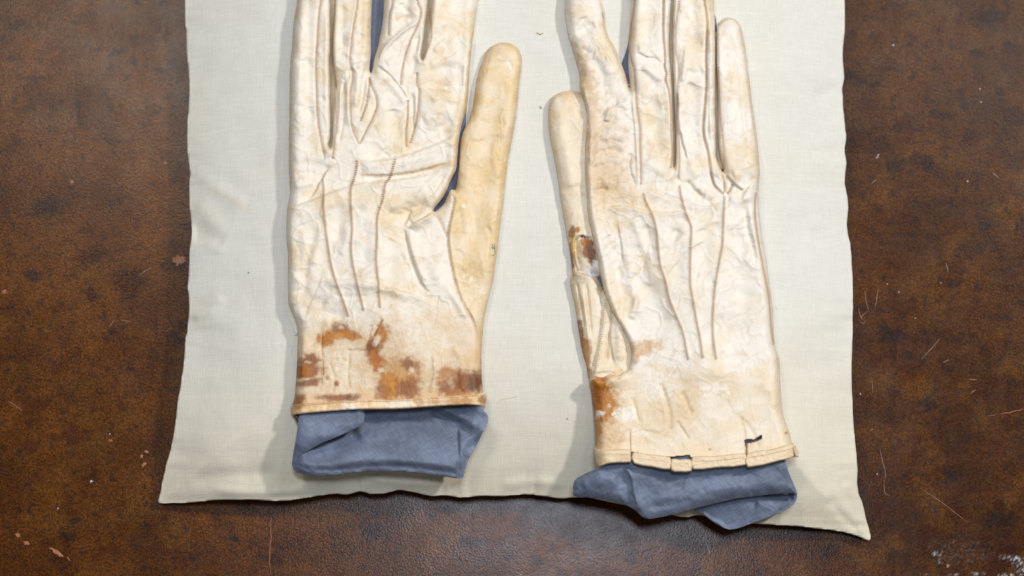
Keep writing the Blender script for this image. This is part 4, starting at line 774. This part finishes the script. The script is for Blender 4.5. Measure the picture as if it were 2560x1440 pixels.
gB = empty('glove', tuple(P(1690, 600, .034)), 'right white kid glove with torn thumb base and a cuff hem broken into pieces', 'glove')
# thumb, lying under the index finger and palm
Tp = [(1455,235),(1443,229),(1417,227),(1397,232),(1380,243),(1372,263),(1371,300),(1375,340),(1383,383),(1393,433),(1400,487),(1408,537),(1415,580),(1423,620),(1428,653),(1430,680),(1426,693),(1428,720),(1435,753),(1443,803),(1449,838),(1455,875),(1466,916),(1474,952),(1500,975),(1600,975),(1625,900),(1600,820),(1560,740),(1540,680),(1520,600),(1510,480),(1510,400),(1505,290),(1480,245)]
T_inf = [p for p in Tp]
T_folds = [('r', [(1420,245),(1440,270),(1455,300)], 9, -.7), ('r', [(1400,260),(1405,330),(1420,400),(1430,480)], 14, .8), ('s', [(1426,686),(1446,682),(1470,690),(1490,704),(1505,725)], 14, 2.4, 7), ('r', [(1400,480),(1430,470),(1465,475)], 8, -.5), ('r', [(1408,540),(1440,530),(1470,545)], 12, .5),
 ('s', [(1472,590),(1448,588),(1436,600),(1440,640),(1450,680)], 8, 1.2, 5), ('r', [(1441,700),(1452,760),(1462,820)], 3, -1.0), ('r', [(1465,700),(1470,760),(1478,840)], 4, -1.0), ('r', [(1455,720),(1465,790),(1475,880)], 6, .8), ('g', [(1515,747),(1510,803),(1503,853),(1496,894),(1488,934)], 5, .7), ('g', [(1505,730),(1500,800),(1492,860),(1478,920)], 4, -.9), ('g', [(1530,760),(1528,800),(1520,850),(1516,900)], 4, -1.1),
 ('r', [(1545,800),(1550,850),(1548,905)], 12, 1.2), ('s', [(1528,790),(1524,830),(1530,880),(1540,920)], 9, -.9, 7), ('r', [(1490,930),(1520,925),(1545,932)], 4, .9), ('r', [(1440,800),(1452,850),(1462,900)], 4, -.8)]
def T_h(U, V, d):
    z = BASE - .4 + inflate(np.maximum(d, 0), 36, 8.2, 3.0) - 1.5 * ss(1540, 1600, U)
    rel = add_folds(crumple(U, V, .45, 61), U, V, T_folds)
    e = sdf(U, V, np.array([(1436,600),(1450,590),(1478,592),(1497,655),(1500,690),(1470,688),(1440,680),(1430,640)], float))
    return z + rel * ss(0, 12, d) - 1.1 * ss(-1, 3, e)
def T_c(U, V, d, Z):
    C = np.zeros(U.shape + (3,)) + np.array([.71, .61, .46]); C = mottle(C, U, V, 203)
    w = (.3 * ss(20, 0, d))[..., None]; C = C * (1 - w) + TAN * w
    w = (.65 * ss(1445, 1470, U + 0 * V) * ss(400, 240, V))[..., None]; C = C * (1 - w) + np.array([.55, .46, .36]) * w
    for i, (x, y, a, b, g, c, k) in enumerate([(1415,245,20,14,0,TAN,.3),(1440,640,22,54,-8,np.array([.52,.40,.26]),.95),(1434,610,9,34,-8,OCH,.9),(1430,580,8,16,0,RST,.7),(1443,575,7,7,0,ORG,.9),(1472,628,17,36,-14,RST,.92),(1478,640,10,24,-10,DBR,.5),(1466,605,10,10,0,ORG,.8),(1490,662,9,10,0,PALE_,.6),(1429,650,4,40,-6,RST,.8),(1478,680,22,14,20,np.array([.55,.53,.52]),.95),(1460,662,14,14,0,np.array([.60,.50,.38]),.8),
                      (1450,830,10,18,0,RST,.7),(1461,868,12,34,-12,ORG,.97),(1468,900,8,26,-8,AMB,.8),(1475,868,6,22,-5,ORG,.7),(1447,805,10,6,0,DBR,.7),(1480,860,18,70,0,CRM,.3),(1470,935,14,14,0,RST,.5),(1550,930,12,10,0,OCH,.6),(1545,850,16,40,0,np.array([.70,.60,.46]),.6),(1460,930,8,10,0,np.array([.45,.5,.58]),.7),(1432,575,3,12,-10,np.array([.22,.15,.12]),.8),(1500,760,10,30,0,PALE_,.3)]):
        stain(C, U, V, x, y, a, b, g, c, k, .3, i + 130, .55)
    for p, w, c, k in [([(1441,700),(1452,760),(1462,820)],2,TAN,.8),([(1465,700),(1470,760),(1478,840)],2,TAN,.8),([(1505,730),(1500,800),(1492,860),(1478,920)],2,GRY * .6,.8),([(1530,760),(1528,800),(1520,850),(1516,900)],2,TAN * .5,.8),([(1440,800),(1450,850),(1460,900)],2,DBR,.7),([(1426,690),(1435,753),(1455,875),(1474,950)],4,ORG,.5)]:
        streak(C, U, V, p, w, c, k, 9, .6)
    return np.clip(C, 0, .9)
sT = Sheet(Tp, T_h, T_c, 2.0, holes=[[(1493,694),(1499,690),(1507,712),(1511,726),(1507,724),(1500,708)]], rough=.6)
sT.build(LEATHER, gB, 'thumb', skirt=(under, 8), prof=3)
sB = Sheet(B_poly, B_h, B_c, 2.0, holes=B_holes, rough=.5)
B_regions = [('finger', [(1380,-200),(1540,-200),(1545,100),(1575,222),(1585,300),(1600,455),(1560,480),(1440,480),(1440,200)]), ('finger', [(1545,-250),(1680,-250),(1678,100),(1686,300),(1685,415),(1675,440),(1603,465),(1600,455),(1585,300),(1575,222),(1545,100)]),
 ('finger', [(1680,-250),(1800,-250),(1790,120),(1792,300),(1793,395),(1810,440),(1785,470),(1700,455),(1685,415),(1686,300),(1678,100)]), ('finger', [(1790,20),(1960,20),(1960,450),(1860,480),(1812,435),(1793,395)]),
 ('cuff', [(1440,930),(1560,925),(1720,912),(1960,925),(2040,1250),(1440,1250)])]
sB.build(LEATHER, gB, 'hand_panel', B_regions, skirt=(lambda u, v, z: np.where((v > 1060) & (u < 1960), 1.0, np.where((u < 1600) & (v > 230) & (v < 945) & (z > BASE + 5.5), 1.3, under(u, v, z))), 5), prof=4)
for k, p in B_lines.items(): stitches(sB, p, gB, THREAD, 'raised_seam', 5.8, 8.6, 2.9, 1.8, .10, .4)
for k, p in B_seams.items(): stitches(sB, p, gB, THREAD, 'seam', 5.6, 7.2, 2.6, 1.3)
stitches(sT, [(1515,747),(1510,803),(1503,853),(1496,894),(1489,931)], gB, PALE, 'thumb_seam', 4.6, 8, 2, 1.3)
stitches(sT, [(1378,340),(1374,300),(1376,266),(1384,248),(1398,237),(1417,232),(1440,234)], gB, PALE, 'edge_seam', 5, 8, 2.2, .6)
stitches(sB, [(1499,5),(1508,35),(1509,63),(1518,95),(1533,120),(1546,157),(1560,187),(1572,222)], gB, PALE, 'edge_seam', 4.8, 8, 2.2, .6)
stitches(sB, [(1798,64),(1806,54),(1823,47),(1838,52),(1849,68),(1859,117),(1866,167),(1876,250),(1883,300),(1891,367),(1895,417),(1896,440),(1893,478)], gB, PALE, 'edge_seam', 5, 8, 2.2, .6)
stitches(sB, [(1935,868),(1942,890),(1946,922)], gB, PALE, 'edge_seam', 5, 8, 2.2, .6)
for i, p in enumerate([[(1505,36),(1508,41),(1510,45)], [(1504,30),(1507,35)]]): strip('ink_mark', p, 2.0, INK, .00012, gB, i, sB.z)
for i, sl in enumerate(B_slots): fourchette(gB, sl, 11, 4.2, i + 5)
# hem of the cuff, broken into pieces
zB_edge = lambda U, V: BASE + inflate(np.clip(np.minimum(U - 1486, 1994 - U), 0, 400), 42, 12.5, 3.0) + .1
def hemB_c(sd):
    def f(U, V, d, Z):
        C = np.zeros(U.shape + (3,)) + np.array([.70, .55, .36]); w = ss(-.2, .4, fbm(U / 22., V / 30., 3, 95 + sd))[..., None]; C = C * (1 - .5 * w) + np.array([.74, .61, .43]) * .5 * w
        w = (.45 * ss(5, 0, d))[..., None]; C = C * (1 - w) + TAN * w
        stain(C, U, V, 1500, 1150, 18, 14, 0, TAN, .6, .5, 3, .5); stain(C, U, V, 1560, 1145, 14, 9, 0, ORG, .25, .5, 5, .5); return C
    return f
pieces = [([(1486,1122),(1500,1125),(1540,1124),(1574,1124),(1577,1140),(1576,1156),(1545,1157),(1515,1161),(1497,1167),(1489,1152)], [(1488,1136),(1530,1135),(1573,1135)]),
          ([(1582,1131),(1620,1136),(1675,1143),(1675,1174),(1630,1168),(1584,1159)], [(1585,1145),(1630,1149),(1673,1156)]),
          ([(1678,1148),(1700,1149),(1727,1149),(1729,1178),(1700,1180),(1678,1177)], [(1681,1160),(1704,1158),(1725,1158)]),
          ([(1731,1142),(1790,1140),(1863,1133),(1864,1163),(1793,1169),(1733,1174)], [(1733,1153),(1793,1151),(1862,1144)]),
          ([(1868,1133),(1930,1123),(1981,1109),(1991,1124),(1994,1140),(1943,1154),(1869,1169)], [(1870,1144),(1930,1134),(1984,1120)])]
for i, (pg, sm) in enumerate(pieces):
    h = hem_sheet(pg, lambda U, V, i=i: zB_edge(U, V) + .5 + (.5 if i in (2, 4) else 0), hemB_c(i), .25)
    h.build(LEATHER, gB, 'hem_piece', skirt=(2.0, .4), prof=2)
    stitches(h, sm, gB, HEMTHREAD if i > 2 else PALE, 'hem_seam', 5.0, 1.5, 3.8, 0, .05, .28, .3)
tip = hem_sheet([(1982,1116),(1990,1124),(1997,1142),(1988,1140)], lambda U, V: zB_edge(np.minimum(U, 1975), V) + 0.4, hemB_c(9), .3); tip.build(LEATHER, gB, 'hem_corner', skirt=(1, .3), prof=1)

# ================================================================== cloth inserts
BL = np.array([.150, .182, .258]); BD = np.array([.088, .104, .150]); BK = np.array([.075, .085, .120])
def cloth_c(sd, dark=None):
    def f(U, V, d, Z):
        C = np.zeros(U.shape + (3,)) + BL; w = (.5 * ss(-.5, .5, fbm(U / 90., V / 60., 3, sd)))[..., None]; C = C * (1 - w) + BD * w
        if dark is not None: w = dark(U, V)[..., None]; C = C * (1 - w) + BD * w  # mask paints shade into the cloth of inner layers and padding
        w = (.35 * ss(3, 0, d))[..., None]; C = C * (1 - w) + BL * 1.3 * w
        return C
    return f
iA = empty('cloth_insert', tuple(P(970, 1100, .030)), 'blue grey cotton insert with a rolled open end below the rust stained cuff', 'insert')
# inside (far) layer of the rolled tube
inA = [(751,1000),(748,1040),(741,1086),(734,1131),(730,1155),(732,1170),(742,1181),(772,1188),(833,1188),(894,1180),(970,1177),(1047,1182),(1108,1191),(1151,1197),(1160,1188),(1169,1153),(1193,1110),(1212,1070),(1221,1043),(1209,1026),(1198,1006),(1150,996),(1000,992)]
def inA_h(U, V, d):
    z = 35.0 + 6.0 * ss(1050, 1160, V) - 5.5 * ss(30, 0, d) * ss(1060, 1120, V) + 6.0 * ss(1150, 1200, U) * ss(1130, 1050, V)
    z = z + 1.0 * ss(1060, 1010, V)
    z = z + .5 * fbm(U / 70., V / 50., 3, 3) * 1.4
    z = add_folds(z, U, V, creases([(760,1040),(1200,1040),(1150,1190),(760,1180)], 24, 20, 60, 60, 6, .6, 62) + [('r', [(760,1150),(800,1130),(860,1105),(905,1080)], 34, -3.0), ('s', [(1146,1060),(1149,1120),(1151,1196)], 22, -1.8, 14), ('r', [(1075,1022),(1110,1042),(1150,1060),(1175,1080),(1186,1092)], 10, -3.0), ('r', [(1100,1020),(1150,1040),(1190,1070)], 14, 2.0), ('r', [(1030,1130),(900,1140),(840,1160)], 30, .8), ('r', [(900,1050),(1000,1056),(1100,1060)], 14, -1.2), ('r', [(1170,1150),(1195,1100),(1212,1060)], 12, 1.8), ('g', [(735,1165),(770,1180),(833,1183),(894,1176),(970,1173),(1047,1178),(1108,1187),(1148,1192)], 6, 1.2)])
    return z
shA = Sheet(inA, inA_h, cloth_c(7, lambda U, V: .5 * ss(1150, 1060, V) * ss(740, 900, U) * ss(1180, 1100, U)), 2.4, rough=.3); shA.build(CLOTH, iA, 'lower_layer', skirt=(lambda u, v, z: np.full(len(u), 5.0), 6), prof=3)  # mask: shade below cuff and flap painted into the colour
# near layer folded back on the left
flA = [(753,1014),(748,1040),(741,1086),(734,1131),(731,1158),(742,1150),(757,1136),(800,1110),(850,1089),(885,1072),(907,1060),(911,1048),(910,1028),(904,1012),(830,1008)]
def flA_h(U, V, d):
    return 40.6 + 1.6 * (1 - (1 - np.clip(d / 24., 0, 1)) ** 2) + 4.2 * ss(1022, 1062, V) - 8.0 * ss(1085, 1162, V) + .5 * fbm(U / 40., V / 40., 2, 5) + 1.2 * np.exp(-((U - 898) / 8.) ** 2) * ss(1080, 1040, V)
Sheet(flA, flA_h, cloth_c(27), 2.2, rough=.3).build(CLOTH, iA, 'upper_flap', skirt=(2.4, 5), prof=3)
# padding inside the hand
padA = [(765,-60),(760,560),(775,760),(790,960),(1160,960),(1165,780),(1205,560),(1235,330),(1238,200),(1212,200),(1185,340),(1160,470),(1162,340),(1183,0),(1160,-90),(1040,-150),(880,-120)]
Sheet(padA, lambda U, V, d: BASE + 1.9 + .5 * np.clip(d / 20., 0, 1) + 0 * U, cloth_c(13, lambda U, V: 1 + 0 * U), 7.0, rough=.3).build(CLOTH, iA, 'padding', skirt=(1.5, 1), prof=1)  # darker cloth colour stands in for shade in the finger gaps

iB = empty('cloth_insert', tuple(P(1710, 1200, .030)), 'blue grey cotton insert twisted to a point below the broken hem', 'insert')
# far layer: the pointed tail and the inside of the roll
lwB = [(1733,1273),(1755,1284),(1785,1306),(1811,1320),(1830,1324),(1860,1316),(1905,1299),(1954,1280),(1980,1265),(1991,1250),(1993,1237),(1985,1225),(1940,1205),(1880,1200),(1800,1215),(1740,1240)]
def lwB_h(U, V, d):
    z = 29.5 - 8.0 * ss(1230, 1322, V) * ss(1960, 1800, U) + .4 * fbm(U / 40., V / 40., 2, 9)
    return add_folds(z, U, V, [('s', [(1890,1252),(1915,1262),(1954,1280)], 14, 2.2, 12), ('r', [(1905,1230),(1950,1240),(1985,1236)], 16, -2.6), ('g', [(1755,1284),(1811,1318),(1830,1322),(1860,1313),(1905,1296),(1954,1277),(1980,1262)], 5, 1.3), ('r', [(1800,1260),(1860,1250),(1900,1258)], 14, -1.0)])
Sheet(lwB, lwB_h, cloth_c(37, lambda U, V: .65 * ss(1290, 1220, V)), 2.2, rough=.5).build(CLOTH, iB, 'lower_layer', skirt=(2.0, 3), prof=2)  # mask: shade under the upper layer painted into the colour
upB = [(1520,1120),(1511,1162),(1474,1179),(1444,1194),(1434,1207),(1433,1225),(1435,1240),(1466,1243),(1511,1248),(1560,1261),(1588,1276),(1605,1291),(1624,1297),(1661,1291),(1699,1282),(1735,1272),(1790,1258),(1850,1245),(1900,1239),(1945,1234),(1980,1233),(1993,1238),(1991,1226),(1980,1200),(1970,1175),(1960,1145),(1940,1125),(1900,1118)]
def upB_h(U, V, d):
    z = 41.5 - 6.5 * ss(1150, 1290, V) + .6 * fbm(U / 60., V / 50., 3, 19) - 3.5 * ss(1520, 1440, U)
    z = z - 3.0 * (1 - np.clip(d / 22., 0, 1)) ** 2 * ss(1160, 1200, V) 
    return add_folds(z, U, V, creases([(1450,1160),(1970,1160),(1970,1240),(1640,1290),(1450,1230)], 26, 20, 50, 60, 6, .7, 61) + [('r', [(1555,1165),(1575,1190),(1582,1220),(1590,1255),(1603,1285)], 10, 1.6), ('s', [(1560,1168),(1578,1200),(1582,1230),(1594,1270)], 20, -2.2, 16), ('r', [(1450,1215),(1500,1200),(1550,1200)], 20, 1.6), ('r', [(1600,1180),(1700,1192),(1800,1190),(1900,1180)], 20, -1.0), ('r', [(1620,1240),(1700,1245),(1800,1222),(1900,1208),(1975,1210)], 18, 1.6), ('r', [(1960,1160),(1975,1195),(1985,1225)], 8, .8), ('r', [(1500,1180),(1540,1190),(1560,1220)], 10, -1.0), ('r', [(1620,1270),(1680,1262),(1740,1250)], 9, -.7)])
suB = Sheet(upB, upB_h, cloth_c(47), 2.4, rough=.3); suB.build(CLOTH, iB, 'upper_layer', skirt=(4.0, 7), prof=3)
padB = [(1470,120),(1455,300),(1450,500),(1480,700),(1510,860),(1545,960),(1550,1130),(1915,1130),(1900,900),(1870,600),(1850,400),(1835,130),(1800,150),(1770,0),(1600,0),(1570,110),(1540,170)]
Sheet(padB, lambda U, V, d: BASE + 1.9 + .5 * np.clip(d / 20., 0, 1) + 6.0 * ss(1000, 1090, V) * ss(0, 40, d) + 0 * U, cloth_c(53, lambda U, V: 1 + 0 * U), 7.0, rough=.3).build(CLOTH, iB, 'padding', skirt=(1.5, 1), prof=1)  # cloth darkened in colour, as the gaps over it are shaded

# ------------------------------------------------------------------ lint lying on the cushion
def fibre(name, pts, w, mat, label, cat, group=None):
    p = np.array(pts, float); z = float(CZ(p[:, 0].mean(), p[:, 1].mean())) * MM
    e = empty(name, tuple(P(p[:, 0].mean(), p[:, 1].mean(), z)), label, cat, group)
    c = catmull(pts, 6, False); n = len(c); t = np.gradient(c, axis=0); t /= np.hypot(*t.T)[:, None] + 1e-9; nn = np.stack([-t[:, 1], t[:, 0]], -1)
    rows = []
    k = np.sin(np.linspace(.12, np.pi - .12, n)) ** .4
    for a in np.linspace(0, 2 * np.pi, 5, endpoint=False):
        q = c + nn * (math.cos(a) * w / 2 * k)[:, None]; rows.append(P(q[:, 0], q[:, 1], CZ(c[:, 0], c[:, 1]) * MM + (.00025 + w * .0001 * (1 + math.sin(a) * k))))
    V_ = np.stack(rows, 1).reshape(-1, 3); F_ = [[i * 5 + j, i * 5 + (j + 1) % 5, (i + 1) * 5 + (j + 1) % 5, (i + 1) * 5 + j] for i in range(n - 1) for j in range(5)]
    mk('strand', V_, F_, mat, e); return e
fibre('leather_sliver', [(1342,80),(1348,84),(1354,84),(1358,80)], 2.6, PALE, 'tiny curved tan sliver on the linen between the two gloves near the top', 'sliver')
fibre('lint_flake', [(1351,264),(1353,268),(1355,271)], 3.2, PALE, 'small pinkish flake on the linen left of the right thumb tip', 'flake')
fibre('hair', [(1244,1008),(1255,998),(1275,995),(1296,990)], .5, PALE, 'fine dark hair on the linen right of the rust stained cuff', 'hair')
fibre('crumb', [(620,680),(622,682),(623,683)], 2.2, DARKFIBRE, 'single dark crumb on the linen left of the rust stained glove', 'crumb')
fibre('crumb', [(1417,1046),(1419,1047),(1420,1048)], 2.2, DARKFIBRE, 'dark crumb on the linen beside the right glove cuff', 'crumb')
fibre('white_thread', [(733,863),(730,875),(731,890),(735,897)], 1.6, WHITE, 'short white thread against the left edge of the rust stained cuff', 'thread')
fibre('white_fluff', [(737,826),(741,832),(738,838)], 5.0, WHITE, 'white fluff tuft at the top left of the rust stained cuff', 'fluff')
fibre('lint_fibre', [(1940,767),(1942,769),(1943,772)], 1.6, WHITE, 'tiny white fibre on the linen right of the right glove', 'fibre')
